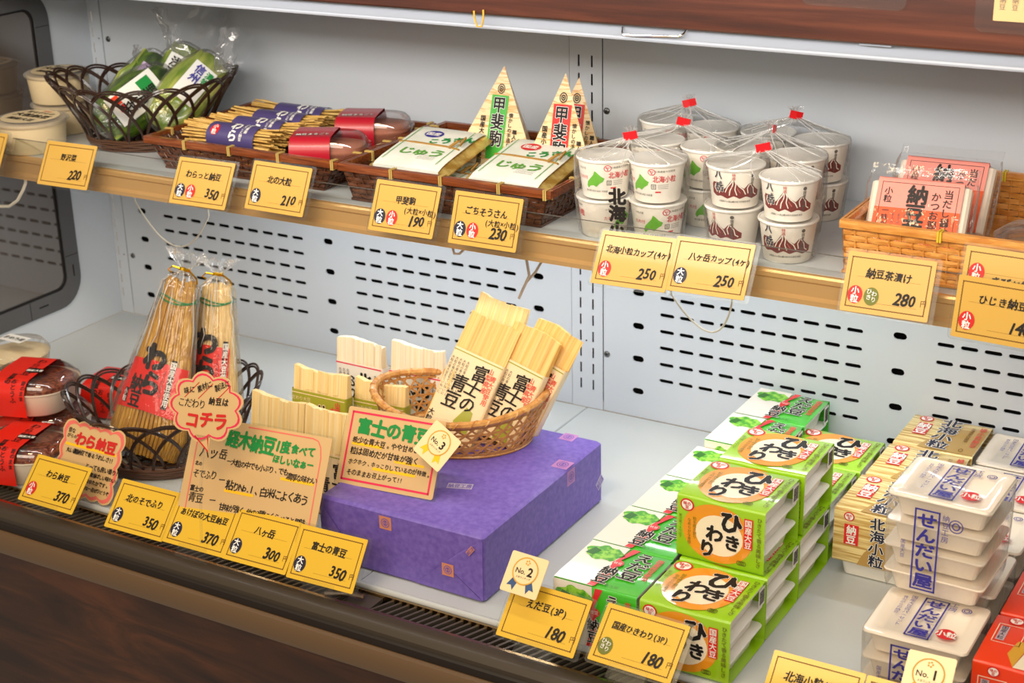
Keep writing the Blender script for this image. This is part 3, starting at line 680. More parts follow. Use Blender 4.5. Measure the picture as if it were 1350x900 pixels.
def hiki_face(k):
    w, h = k.w, k.h
    k.ell(w*.47, h*.50, w*.40, h*.46, 'hiki_orange', 0, 32); k.ell(w*.49, h*.48, w*.27, h*.32, 'hiki_cream', 1, 28)
    s = min(w, h)*.27
    for ch, x, y, q in (('ひ', .63, .74, 1.35), ('き', .645, .42, 1.0), ('わ', .44, .50, 1.05), ('り', .36, .24, 1.05)): k.text(ch, w*x, h*y, s*q, 'ink_white', 2, .075, -.05); k.text(ch, w*x, h*y, s*q, 'ink_black', 3, .055, -.05)
    k.rect(w*.77, h*.38, w*.87, h*.86, 'red_print', 2); k.down('国産大豆', w*.82, h*.85, h*.115, 'ink_white', 3, .02)
    k.down('ひきたて香る美味しさ', w*.94, h*.92, h*.08, 'ink_olive', 2, .02, jit=.05); k.down('なめらかな食感', w*.15, h*.66, h*.06, 'ink_olive', 2); k.down('粒を挽き割り', w*.21, h*.70, h*.06, 'ink_olive', 2)
    k.down('要冷蔵10℃以下', w*.045, h*.7, h*.05, 'ink_olive', 2)
    logo(k, w*.12, h*.86, h*.10); 
    for i in range(4): k.ell(w*(.72+.02*i), h*.13, w*.025, h*.04, 'ink_olive', 1, 8, ring=.3)
def eda_face(k):
    w, h = k.w, k.h
    k.rect(0.0004, .0004, w*.47, h-.0004, 'eda_white', 0)
    k.poly([(w*.40, .001), (w*.49, .001), (w*.53, h*.35), (w*.50, h*.7), (w*.60, h-.001), (w*.51, h-.001), (w*.44, h*.62), (w*.46, h*.35)], 'eda_red', 1)
    R = random.Random(4); pts = [(w*(.26+.22*cos(a)*(1+.12*sin(5*a))), h*(.76+.17*sin(a)*(1+.15*cos(7*a)))) for a in [2*pi*i/26 for i in range(26)]]
    k.poly(pts, 'leaf_print', 1); k.poly([(w*.06, h*.68), (w*.11, h*.84), (w*.21, h*.80), (w*.16, h*.66)], 'eda_leaf_dark', 2)
    k.ell(w*.50, h*.60, w*.065, h*.075, 'eda_red', 3); k.text('枝豆', w*.50, h*.60, w*.05, 'ink_white', 4)
    k.down('えだ豆', w*.73, h*.95, h*.225, 'ink_black', 4, .03, outline='ink_white', ob=.04, jit=.04, sx=1.15); k.down('納豆', w*.49, h*.50, h*.21, 'ink_black', 4, .03, outline='ink_white', ob=.04)
    k.down('国産枝豆使用', w*.90, h*.9, h*.09, 'red_rose', 2, .03)
    k.text('青大豆', w*.66, h*.09, h*.06, 'eda_leaf_dark', 2)
def gold_face(k):
    w, h = k.w, k.h
    pts = [(w*.30, .001), (w-.001, .001), (w-.001, h*.85), (w*.62, h*.72)]+[(w*(.58-.04*i), h*(.70-.09*i+.02*(i % 2))) for i in range(7)]
    k.poly(pts, 'gold_print', 0); logo(k, w*.18, h*.88, h*.085)
    k.rect(w*.13, h*.36, w*.30, h*.74, 'red_print', 2); k.down('納豆', w*.215, h*.73, h*.18, 'ink_white', 3, .03)
    k.down('北海小粒', w*.52, h*.97, h*.235, 'ink_navy', 3, .03, outline='ink_white', ob=.045, jit=.05, sx=1.15)
    k.down('北海道産大豆使用', w*.80, h*.85, h*.06, 'ink_brown', 2); k.down('極小粒納豆', w*.92, h*.90, h*.13, 'red_rose', 2, .02, sx=.7); k.ell(w*.82, h*.12, w*.03, h*.05, 'ink_brown', 1, 8, ring=.3)
def red_face(k):
    w, h = k.w, k.h
    k.poly([(w*.36, h*.02), (w*.97, h*.02), (w*.97, h*.80), (w*.60, h*.86), (w*.45, h*.62), (w*.40, h*.30)], 'hiki_cream', 0); k.poly([(w*.36, h*.02), (w*.42, h*.55), (w*.30, h*.52), (w*.26, h*.25)], 'ink_gold', 1)
    k.frame(w*.06, h*.42, w*.33, h*.80, w*.008, 'hiki_cream', 1); k.rect(w*.09, h*.47, w*.17, h*.76, 'lavender_print', 1); k.down('国産大粒', w*.13, h*.76, h*.07, 'ink_navy', 2)
    logo(k, w*.20, h*.90, h*.075); k.down('大粒', w*.68, h*.92, h*.42, 'ink_navy', 3, .06, jit=.05)
def three_pack(kind, loc, label, group, rz=0, w=.1035, d=.0980, h=.0765, trays=3):
    t = thing({'hiki': 'natto_three_pack', 'eda': 'natto_three_pack', 'gold': 'natto_three_pack', 'red': 'natto_three_pack'}[kind], label, 'food pack', loc, rz, group)
    mat, fn = {'hiki': ('hiki_green', hiki_face), 'eda': ('eda_green', eda_face), 'gold': ('gold_straw', gold_face), 'red': ('red_orange', red_face)}[kind]
    th = (h-.0012)/trays
    for i in range(trays): foam_tray('foam_tray', w*.985, d*.955, th-.0004, t, .0004+i*th)
    base = .0008 if kind != 'gold' else h*.24
    s = sleeve(t, w, d, h, mat, base)
    mb = MB(); fn(UInk(mb, (-w/2, -d/2, h+.0006), (w, 0, 0), (0, d, 0))); mb.build('top_print', s)
    mb = MB(); fn(UInk(mb, (-w/2, -d/2-.0001, base), (w, 0, 0), (0, 0, h-base))); mb.build('front_print', s)
    if kind in ('hiki', 'eda'):
        # bar code tab on the open side, film skirt at the foot of the sleeve
        mb = MB(); mb.box(w/2-.0004, w/2+.0001, d*.30, d*.46, h*.68, h*.96, 'ink_white')
        for i in range(9): mb.box(w/2, w/2+.0003, d*(.315+.015*i), d*(.321+.015*i), h*.72, h*.93, 'ink_black')
        mb.build('bar_code', s)
    return t
H1 = .0767
place = []
GH = 'lime green three-packs'; GE = 'green and white edamame three-packs'; GG = 'straw patterned gold three-packs'
XH = .4085
hk = three_pack('hiki', (XH, -.5300, 0), 'lime green three-pack lying lowest in the front row of the column', GH)
def again(src, loc, label, rz=0):
    c = dup(src); c.location = loc; c.rotation_euler = (0, 0, rz); c['label'] = label; return c
again(hk, (XH, -.4300, 0), 'lime green three-pack under the front one of the raised pair')
again(hk, (XH, -.3305, 0), 'lime green three-pack under the rear one of the raised pair')
again(hk, (XH-.001, -.2312, 0), 'lime green three-pack second from the rear, on the deck')
again(hk, (XH+.002, -.1320, 0), 'rearmost lime green three-pack, on the deck beside the gold packs')
again(hk, (XH-.0045, -.4270, H1), 'front raised lime green three-pack whose front face shows whole', -.02)
again(hk, (XH-.0015, -.3225, H1), 'rear raised lime green three-pack behind the other raised one', .01)
XE = .3035
ed = three_pack('eda', (XE, -.5330, 0), 'front green and white edamame three-pack behind the 180 yen card', GE, d=.0935, w=.1005)
again(ed, (XE-.0015, -.4385, 0), 'second green and white edamame three-pack from the front')
again(ed, (XE+.001, -.3440, 0), 'third green and white edamame three-pack from the front')
again(ed, (XE+.002, -.2495, 0), 'fourth edamame three-pack, mostly hidden by the raised lime green packs')
e2 = three_pack('eda', (XE+.0095, -.1550, 0), 'second edamame three-pack from the back wall', GE, h=.088, d=.0935, w=.098)
again(e2, (XE+.0105, -.0605, 0), 'rearmost edamame three-pack against the back wall')
H9 = .090
g = three_pack('gold', (.5275, -.0550, 0), 'rearmost gold straw patterned three-pack against the back wall', GG, h=H9, d=.0985, w=.1)
again(g, (.5265, -.1570, 0), 'middle gold straw patterned three-pack')
again(g, (.5240, -.2580, 0), 'front gold straw patterned three-pack next to the lime green packs', .0)
rd = three_pack('red', (.7470, -.4830, 0), 'front orange red pack at the lower right corner', 'orange red packs at the right edge', h=.078, w=.104)
again(rd, (.7480, -.3810, 0), 'orange red pack second from the front at the right edge')
again(rd, (.7485, -.2790, 0), 'orange red pack third from the front at the right edge')

# white foam trays wrapped in film
M('foam_warm', (244, 232, 214), .38, coat=.7)
def shop_box(k, cx, cy, w, h, t='せんだい屋'):
    k.frame(cx-w/2, cy-h/2, cx+w/2, cy+h/2, w*.07, 'ink_blue', 2)
    k.down(t, cx, cy+h*.465, h*.93/len(t), 'ink_blue', 2, .045, sx=w*.78/(h*.9/len(t)))
def tray_wrap(label, loc, n, rz=0, group='film wrapped white tray packs', w=.105, d=.1, front=True):
    t = thing('tray_pack', label, 'food pack', loc, rz, group); th = .0285; H = 0
    R = random.Random(n*7+int(loc[2]*1000))
    for i in range(n):
        z = i*th; o = foam_tray('foam_tray', w, d*.97, .0255, t, z, 'foam_warm'); o.location = (R.uniform(-.0015, .0015), R.uniform(-.0015, .0015), .0004); H = z+.0259
    mb = MB(); zs = H+.0012
    mb.loft([[(x*1, y*1, H-.0004) for x, y in rrect(w*1.01, d*.98, .006, 3)], [(x, y, zs+.0006) for x, y in rrect(w*.99, d*.96, .006, 3)], [(x, y, zs+.0015) for x, y in rrect(w*.80, d*.78, .006, 3)], [(x, y, zs-.001) for x, y in rrect(w*.74, d*.72, .006, 3)]], 'foam_warm', False, True)
    lid = mb.build('lid', t, True)
    mb = MB(); k = UInk(mb, (-w/2, -d/2, zs+.0009), (w, 0, 0), (0, d, 0)); W_, D_ = k.w, k.h
    k.F = (lambda F0: (lambda u, v, l: F0(u, v, l+.0012)))(k.F)
    shop_box(k, W_*.50, D_*.48, W_*.24, D_*.80); k.ell(W_*.74, D_*.27, W_*.095, D_*.10, 'logo_red', 1, 24); k.text('小粒', W_*.74, D_*.27, D_*.11, 'ink_white', 2, .03)
    k.down('国産大豆百パーセント', W_*.28, D_*.86, D_*.065, 'ink_blue', 1); k.down('昔ながらの納豆', W_*.20, D_*.82, D_*.055, 'ink_blue', 1); k.down('工房', W_*.67, D_*.90, D_*.09, 'ink_blue', 1)
    k.ell(W_*.80, D_*.80, W_*.05, W_*.05, 'ink_blue', 1, 20, ring=.18); k.ell(W_*.80, D_*.80, W_*.03, W_*.03, 'ink_blue', 1, 16, ring=.3)
    mb.build('top_print', t)
    mb = MB(); n_ = 16
    mb.loft([[(x*1.004, y*1.004, z) for x, y in rrect(w*f, d*f, .007, 3)] for z, f in ((.002, .93), (.012, .97), (H*.5, 1.0), (H-.004, 1.012), (H+.0030, 1.0))], 'film')
    mb.build('film_wrap', t, True)
    if front:
        Hf = H-.004
        mb = MB(); k = UInk(mb, (-w/2, -d/2-.0010, .006), (w, 0, 0), (0, 0, Hf)); 
        shop_box(k, w*.42, Hf*.48, w*.25, Hf*.86); k.ell(w*.70, Hf*.80, w*.07, w*.07, 'ink_blue', 1, 24, ring=.14); k.ell(w*.70, Hf*.80, w*.04, w*.04, 'ink_blue', 1, 20, ring=.3); k.down('納豆工房', w*.60, Hf*.90, w*.075, 'ink_blue', 1)
        k.down('国産大豆', w*.20, Hf*.55, w*.05, 'ink_blue', 1)
        mb.build('front_print', t)
    return t
tray_wrap('lower front wrapped tray pack behind the first place card', (.6375, -.4905, 0), 3)
tray_wrap('uppermost wrapped tray pack with a bright reflection on its lid', (.6330, -.4160+.0, .0905), 4, -.03)
for i, (y, lb) in enumerate(((-.0555, 'rearmost white wrapped tray pack against the back wall'), (-.1600, 'white wrapped tray pack second from the back wall'), (-.2640, 'white wrapped tray pack third from the back wall'), (-.3700, 'white wrapped tray pack directly behind the tall front stack'))):
    tray_wrap(lb, (.6335, y, 0), 3 if i < 3 else 3, 0, front=(i == 3))

# ---------------------------------------------------------------- paper cups in bags
def cup_proto(kind):
    t = thing('paper_cup', 'x', 'cup', (0, 0, 0)); R0, R1, HH = .0262, .0330, .0475
    mb = MB(); mb.lathe([(.0001, .002), (R0-.001, .002), (R0-.0005, 0), (R0+.0002, 0), (R0+.0006, .002), (R1-.0005, HH-.003)], 'paper_cup', 40); mb.build('cup_body', t, True)
    mb = MB(); mb.lathe([(R1-.0006, HH-.0035), (R1+.0012, HH-.0028), (R1+.0019, HH-.0012), (R1+.0012, HH+.0004), (R1-.0002, HH+.0004), (R1-.0008, HH-.001)], 'cup_rim', 40); mb.build('rim', t, True)
    mb = MB(); mb.lathe([(.0001, HH-.0022), (R1-.006, HH-.0022), (R1-.003, HH-.0008), (R1-.0008, HH-.0004)], 'cup_rim', 32); mb.build('lid', t, True)
    def F(u, v, l):
        z = v; r = R0+.0006+(R1-.0005-R0-.0006)*(z-.002)/(HH-.005)+l; a = -pi/2+u/.030; return Vector((r*cos(a), r*sin(a), z))
    mb = MB(); k = Ink(mb, F, .00022)
    if kind == 'hok':
        for s in (0, .094):
            x0 = -.030+s
            k.vpoly([(x0+.000, .020), (x0+.004, .0245), (x0+.009, .0300), (x0+.011, .0355), (x0+.0135, .0330), (x0+.018, .0285), (x0+.0225, .0262), (x0+.0215, .0225), (x0+.0165, .0195), (x0+.0120, .0150), (x0+.0085, .0170), (x0+.004, .0160), (x0+.001, .0125), (x0-.001, .0160)], 'leaf_green', 0)
            logo(k, x0+.026, .0385, .0040, layer=0); k.text('北海道産大豆使用', x0+.041, .0395, .0030, 'ink_grey', 1); k.text('北海小粒', x0+.041, .0300, .0088, 'logo_red', 1, .02, sx=.8)
            k.frame(x0+.025, .0175, x0+.031, .0235, .0007, 'ink_grey', 0, n=4); k.text('豆', x0+.028, .0205, .0038, 'ink_grey', 1)
            for q in range(3): k.rect(x0+.033, .0225-.0022*q, x0+.046, .0229-.0022*q, 'ink_grey', 0, 4)
            k.rect(x0+.030, .0130, x0+.037, .0148, 'logo_red', 0, 3); k.text('要冷蔵 名称 納豆 内容量', x0+.012, .0100, .0027, 'ink_grey', 1); k.text('たれ付', x0-.006, .026, .005, 'logo_red', 1); k.text('小粒大豆', x0-.006, .037, .003, 'ink_grey', 1)
    else:
        for s in (0, .094):
            x0 = -.036+s; Z0 = .0105
            sil = [(0, .024), (.003, .028), (.006, .0262), (.009, .0290), (.013, .0225), (.017, .0205), (.020, .0230), (.0245, .0290), (.0280, .0338), (.0315, .0290), (.036, .0240), (.041, .0215), (.045, .0262), (.049, .0275), (.053, .0235), (.057, .0205), (.062, .0180)]
            foot = [(.062, .0125), (.052, .0105), (.044, .0135), (.036, .0110), (.029, .0140), (.021, .0108), (.013, .0135), (.006, .0120), (0, .0150)]
            k.vpoly([(x0+a, b*1.14-.0005) for a, b in sil+foot], 'mountain_red', 0, 26)
            for pts in ([(.028, .0332), (.0255, .0280), (.0215, .0235), (.0185, .0175)], [(.028, .0332), (.0275, .0260), (.0245, .0200), (.0235, .0145)], [(.0285, .0332), (.0310, .0270), (.0300, .0210), (.0325, .0150)], [(.0285, .0325), (.0345, .0245), (.0400, .0205), (.0430, .0155)], [(.047, .0265), (.0445, .0220), (.0460, .0165)], [(.048, .0265), (.0525, .0215), (.0540, .0160), (.058, .0140)], [(.006, .0255), (.0040, .0210), (.0075, .0165)], [(.0095, .0280), (.0120, .0210), (.0105, .0160)]):
                k.line([(x0+a, b*1.14-.0005) for a, b in pts], .0012, 'paper_cup', 1)
            k.line([(x0+.0262, .0270), (x0+.0225, .0190)], .0008, 'mountain_rose', 1); k.line([(x0+.0325, .0250), (x0+.0365, .0190)], .0008, 'mountain_rose', 1)
            k.text('八', x0+.011, .0400, .0095, 'ink_navy', 3, .04, -.1); k.text('ヶ', x0+.0135, .0318, .0045, 'ink_navy', 3, .04); k.text('岳', x0+.0115, .0255, .0115, 'paper_cup', 2, .09); k.text('岳', x0+.0115, .0255, .0115, 'ink_navy', 3, .04)
            k.down('特選', x0+.0285, .0430, .0042, 'mountain_rose', 1, .02); k.ell(x0+.050, .0395, .0022, .0022, 'ink_grey', 1, 12); k.down('国産大粒納豆', x0+.050, .037, .0040, 'ink_grey', 1, .02)
            k.text('山梨県八ヶ岳山麓大粒大豆使用 納豆', x0+.030, .0085, .0025, 'ink_grey', 1, .01)
    mb.build('cup_print', t); return t
protos = {'hok': cup_proto('hok'), 'yat': cup_proto('yat')}; used = {'hok': False, 'yat': False}
ORD = {(0, 0): 'lower left', (0, 1): 'upper left', (1, 0): 'lower right', (1, 1): 'upper right'}
R_ = random.Random(11)
def cup_set(kind, pL, pR, name, big=False):
    desc = {'hok': 'green map print', 'yat': 'red mountain print'}[kind]; grp = 'paper natto cups with '+desc
    for side, p in enumerate((pL, pR)):
        for lv in (0, 1):
            base = protos[kind]
            c = base if not used[kind] else dup(base); used[kind] = True
            tw = {'hok': (radians(20)+(0 if side else .35)+(0 if lv else (.55 if side else 1.2))), 'yat': (radians(26)+(0 if side else .12)+(0 if (lv or side) else -.7))}[kind]
            c.location = (p[0]+R_.uniform(-.0008, .0008), p[1]+R_.uniform(-.0008, .0008), SZ+.0004+lv*.0486); c.rotation_euler = (0, 0, tw)
            tag(c, '%s paper cup with %s in the %s bag' % (ORD[(side, lv)], desc, name), 'cup', grp)
    b = thing('cup_bag', 'clear bag with a red tape knot around the %s four cups with %s' % (name, desc), 'bag', ((pL[0]+pR[0])/2, (pL[1]+pR[1])/2, SZ+.0002), group='clear bags around four paper cups')
    ax = Vector((pR[0]-pL[0], pR[1]-pL[1], 0)); hl = ax.length/2; ax.normalize(); nx = Vector((-ax.y, ax.x, 0))
    def ringp(r, hlf, z, wob, seed, n=40):
        out = []
        for i in range(n):
            a = 2*pi*i/n; c_, s_ = cos(a), sin(a); q = ax*(c_*r+(hlf if c_ > 0 else -hlf)*min(1, abs(c_)*1.8))+nx*(s_*r)
            w = (noise.noise(Vector((c_*3+seed, s_*3, z*40)))+(.7*sin(a*13+seed)*max(0, (z-.098)/.02) if z > .098 else 0))*wob; q = q*(1+w/max(r, .004)) ; out.append((q.x, q.y, z+noise.noise(Vector((c_*6, s_*6+seed, z*10)))*wob*.8))
        return out
    sd = R_.uniform(0, 50); top = .0972
    rings = [ringp(.0290, hl, .0006, 0, sd), ringp(.0315, hl, .004, .0006, sd), ringp(.0362, hl, .044, .0008, sd), ringp(.0366, hl, .055, .001, sd), ringp(.0367, hl, .085, .001, sd), ringp(.0366, hl, top-.001, .0004, sd), ringp(.0350, hl, top+.0022, .0004, sd),
             ringp(.026, hl*.75, top+.0065, .0024, sd), ringp(.016, hl*.45, top+.0115, .0034, sd), ringp(.008, hl*.18, top+.0170, .0028, sd), ringp(.0028, 0, top+.0225, .0005, sd), ringp(.0035, 0, top+.0285, .0010, sd), ringp(.0075, 0, top+.034, .003, sd)]
    mb = MB(); mb.loft(rings, 'bag_film'); mb.build('film', b, True)
    mb = MB(); n_ = len(rings[0])
    for q in range(15):   # whitish folds from knot to shoulders, added as bright streaks of reflection
        i0 = int(q*n_/15+R_.uniform(0, 2)) % n_; sh_ = R_.uniform(-.12, .12)*n_
        pts = [Vector(rings[j][int(i0+sh_*(12-j)/7) % n_])*1.004 for j in range(10, 4+R_.randint(0, 1), -1)]
        pts = [pts[0]]+[(a_+b_)/2 for a_, b_ in zip(pts, pts[1:])]+[pts[-1]]
        mb.tube(pts, [.0003]+[R_.uniform(.0004, .0008) for _ in pts[2:]]+[.0002], 'crease_glint', 4)
    mb.build('fold_glint', b, True, kind='stuff')
    a = R_.uniform(-.4, .4)
    if kind == 'yat' and 'middle' in name: a = 1.2
    mb = MB(); mx = T(0, 0, top+.0250) @ Rz(a+.45) @ Matrix.Rotation(.25*(1 if a > 0 else -1), 4, 'Y')
    mb.add([(-.0085, -.0045, -.0045), (0, -.0052, -.005), (.0085, -.0040, -.0045), (.0085, -.0040, .0045), (0, -.0052, .0048), (-.0085, -.0045, .0050), (-.0085, -.0040, -.0045), (0, -.0045, -.005), (.0085, -.0033, -.0045), (.0085, -.0033, .0045), (0, -.0045, .0048), (-.0085, -.0040, .0050)],
           [(0, 1, 4, 5), (1, 2, 3, 4), (7, 6, 11, 10), (8, 7, 10, 9), (0, 5, 11, 6), (2, 8, 9, 3), (0, 6, 7, 1), (1, 7, 8, 2), (5, 4, 10, 11), (4, 3, 9, 10)], 'tape_red', mx)
    mb.build('tape', b); return b
cup_set('hok', (.1540, -.2630), (.2190, -.2520), 'front')
cup_set('hok', (.1770, -.1680), (.2480, -.1700), 'middle')
cup_set('hok', (.1410, -.0640), (.2130, -.0800), 'rear')
cup_set('yat', (.3085, -.2330), (.3845, -.2560), 'front')
cup_set('yat', (.2880, -.1560), (.3590, -.1680), 'middle')
cup_set('yat', (.2850, -.0740), (.3590, -.0860), 'rear')
# big brush writing printed across the front bag of map cups
mb = MB(); F = plane((.190, -.3005, SZ+.001), Vector((.985, .17, 0)), (0, 0, 1)); k = Ink(mb, F); k.down('北海小粒', 0, .068, .0205, 'ink_black', 0, .06, jit=.04, sx=1.05)
bagf = [o for o in COL.objects if o.get('label', '').startswith('clear bag') and 'front' in o['label'] and 'green map' in o['label']][0]
o = mb.build('bag_print', bagf); o.matrix_parent_inverse = bagf.matrix_world.inverted(); bpy.context.view_layer.update(); o.matrix_parent_inverse = Matrix.Translation(-Vector(bagf.location))

# ---------------------------------------------------------------- purple wrapped box
noisemat('purple_paper', (106, 84, 176), (126, 104, 192), (1, 1, 1), 160, 3, .42, .35, 220, .3, .7, bdist=.0004)
M('purple_motif', (186, 128, 190), .45); M('motif_pale', (200, 186, 214), .45); M('motif_gold', (214, 140, 110), .45)
BX0, BX1, BY0, BY1, BH = -.0820, .1485, -.5540, -.2610, .0850
pb = thing('wrapped_box', 'large box wrapped in purple patterned paper on the deck', 'box', (0, 0, 0))
mb = MB(); mb.box(BX0, BX1, BY0, BY1, .0003, BH, 'purple_paper', b=.003); mb.build('wrapping_paper', pb, True)
# folded end flaps of the wrapping on the front
def fold(pts):
    mb = MB(); mb.add([(x, BY0-l, z) for x, z, l in pts], [tuple(range(len(pts)))], 'purple_paper'); mb.build('folded_flap', pb)
fold([(BX1-.001, BH-.004, .0002), (BX1-.001, .004, .0026), (BX1-.052, .0410, .0036), (BX1-.030, .0605, .0015)])
fold([(BX1-.002, .0035, .0024), (BX1-.095, .0028, .0008), (BX1-.052, .0405, .0034)])
fold([(BX0+.001, BH-.006, .0002), (BX0+.001, .004, .0010), (BX0+.060, .0030, .0022), (BX0+.032, .0420, .0024)])
def motif(k, x, z, s, m, rot=0):
    k.rect(x-s, z-s, x+s, z+s, m, 0, 1, rot); k.ell(x, z, s*.7, s*.7, 'purple_paper', 1, 20, ring=.16); k.ell(x, z, s*.42, s*.42, 'purple_paper', 1, 16, ring=.3); k.rect(x-s*.1, z-s*.3, x+s*.1, z+s*.3, 'purple_paper', 1)
def tagprint(k, x, y, w, h, m, rot=0):
    k.rect(x-w/2, y-h/2, x+w/2, y+h/2, m, 0, 1, rot); k.text('納豆工房', x, y, h*.8, 'purple_paper', 1, .02, rot, sx=w/(h*.8*4.2))
mb = MB(); k = Ink(mb, plane((0, BY0, 0), (1, 0, 0), (0, 0, 1))); motif(k, .014, .071, .0085, 'motif_gold'); 
k.F = plane((0, BY0-.0036, 0), (1, 0, 0), (0, 0, 1)); motif(k, .1015, .0335, .0080, 'motif_gold'); tagprint(k, .133, .066, .013, .006, 'motif_gold', .9); tagprint(k, -.066, .030, .022, .010, 'motif_gold', -.9)
mb.build('front_print', pb)
mb = MB(); k = Ink(mb, plane((BX1, 0, 0), (0, 1, 0), (0, 0, 1))); motif(k, -.345, .071, .010, 'purple_motif'); tagprint(k, -.268, .030, .018, .014, 'motif_pale', .6); mb.build('side_print', pb)
mb = MB(); k = Ink(mb, plane((0, 0, BH), (1, 0, 0), (0, 1, 0))); tagprint(k, .056, -.455, .031, .014, 'motif_pale', .35); motif(k, .137, -.345, .011, 'purple_motif'); motif(k, .105, -.270, .010, 'purple_motif'); motif(k, -.055, -.40, .010, 'purple_motif'); mb.build('top_print', pb)

# ---------------------------------------------------------------- rectangular woven bamboo trays
woodmat('bamboo_dark', (48, 26, 15), (80, 44, 25), (116, 66, 38), (30, 160, 220), .38, .35)
woodmat('bamboo_rim', (84, 38, 18), (124, 62, 30), (160, 92, 48), (18, 200, 300), .28, .6)
woodmat('bamboo_light', (186, 112, 44), (212, 144, 66), (232, 174, 96), (30, 160, 220), .35, .35)
M('binding', (196, 168, 96), .4); M('binding_yellow', (226, 196, 60), .4)
def woven_tray(label, x0, x1, y0, y1, z0, z1, ins, stripm, rimm, bindm, bind_x, bind_y, rim_h=.010):
    """x0..y1 outer rim; ins = how much the foot draws in"""
    t = thing('woven_tray', label, 'tray', ((x0+x1)/2, (y0+y1)/2, z0)); ox, oy = (x0+x1)/2, (y0+y1)/2
    w, d, h = x1-x0, y1-y0, z1-z0; ix, iy = ins
    mb = MB(); mb.box(-w/2+ix, w/2-ix, -d/2+iy, d/2-iy, .0002, .003, stripm); mb.build('bottom', t)
    hh = h-rim_h*.5; rows = max(4, int(hh/.0065))
    for side in range(4):
        L_ = w if side % 2 == 0 else d; inn = (ix if side % 2 == 0 else iy)
        mb = MB()
        def P(s_, z, off):
            f = z/h; half = L_/2-.003-inn*(1-f); a = s_*2*half-half
            o2 = (d/2-.003-iy*(1-f)) if side % 2 == 0 else (w/2-.003-ix*(1-f)); o2 += off
            return {0: (a, -o2, z), 1: (o2, a, z), 2: (-a, o2, z), 3: (-o2, -a, z)}[side]
        ns = max(4, int(L_/.013)); n = ns*4
        for r in range(rows):
            za = .002+hh*r/rows; zb = za+hh/rows*.92; ph = r % 2
            vs = []; fs = []
            for i in range(n+1):
                off = .0011*cos(pi*i/4+pi*ph); s_ = i/n
                for (z, q) in ((za, 0), ((za+zb)/2, .0006), (zb, 0), (zb, -.0010), (za, -.0010)): vs.append(P(s_, z, off+q))
            for i in range(n):
                for j in range(5): a = i*5+j; b = i*5+(j+1) % 5; fs.append((a, b, b+5, a+5))
            mb.add(vs, fs, stripm)
        for i in range(ns+1):   # stakes the strips are woven around
            p0 = Vector(P(i/ns, .001, 0)); p1 = Vector(P(i/ns, hh, 0)); mb.tube([p0, p1], .0011, stripm, 5)
        mb.build('woven_side', t, kind='stuff')
    R = .0036
    def bar(pa, pb_, nm='rim_bar'):
        mb = MB(); pa = Vector(pa); pb_ = Vector(pb_); D = (pb_-pa).normalized(); side_ = Vector((0, 0, 1)).cross(D)
        for o_, zz in ((-.0022, 0), (.0022, 0)):
            prof = [(o_-.0019, -rim_h/2), (o_+.0019, -rim_h/2), (o_+.0022, 0), (o_+.0014, rim_h/2), (o_-.0014, rim_h/2), (o_-.0022, 0)]
            rings = [[p+side_*a+Vector((0, 0, b)) for a, b in prof] for p in (pa, pb_)]; mb.loft(rings, rimm, True, True)
        mb.tube([pa-D*.0005+Vector((0, 0, -rim_h*.5)), pb_+Vector((0, 0, -rim_h*.5))], .0016, bindm, 5)
        mb.build(nm, t)
    zr = h-rim_h/2; q = .0035
    bar((-w/2, -d/2+q, zr), (w/2, -d/2+q, zr)); bar((-w/2, d/2-q, zr), (w/2, d/2-q, zr)); bar((-w/2+q, -d/2+2*q, zr), (-w/2+q, d/2-2*q, zr)); bar((w/2-q, -d/2+2*q, zr), (w/2-q, d/2-2*q, zr))
    def bind(x, y, al):
        mb = MB()
        for o_ in (-.0014, .0014):
            if al: pts = [(x+o_, y-.0056, zr+rim_h*.55), (x+o_, y+.0056, zr+rim_h*.55), (x+o_, y+.0056, zr-rim_h*.62), (x+o_, y-.0056, zr-rim_h*.62)]
            else: pts = [(x-.0056, y+o_, zr+rim_h*.55), (x+.0056, y+o_, zr+rim_h*.55), (x+.0056, y+o_, zr-rim_h*.62), (x-.0056, y+o_, zr-rim_h*.62)]
            mb.tube(pts, .0013, bindm, 5, closed=True)
        mb.build('binding', t)
    for x in bind_x:
        for y in (-d/2+q, d/2-q): bind(x-ox, y, True)
    for y in bind_y:
        for x in (-w/2+q, w/2-q): bind(x, y-oy, False)
    return t
woven_tray('dark woven bamboo tray holding the purple banded straw bundles', -.5755, -.2365, -.2700, -.0300, SZ+.0004, SZ+.0450, (.030, .006), 'bamboo_dark', 'bamboo_rim', 'binding', (-.5, -.42, -.335, -.245), (-.22, -.15, -.07))
woven_tray('dark woven bamboo tray holding the pyramid packs and foil wrapped packets', -.2240, .0930, -.2860, -.0260, SZ+.0004, SZ+.0490, (.016, .003), 'bamboo_dark', 'bamboo_rim', 'binding', (-.14, -.065, .020, .085), (-.22, -.14, -.06))
woven_tray('orange brown woven tray at the right end of the shelf', .4545, .7300, -.2860, -.0100, SZ+.0004, SZ+.0620, (.004, .003), 'bamboo_light', 'bamboo_light', 'binding_yellow', (.565, .662), (-.15,), .009)

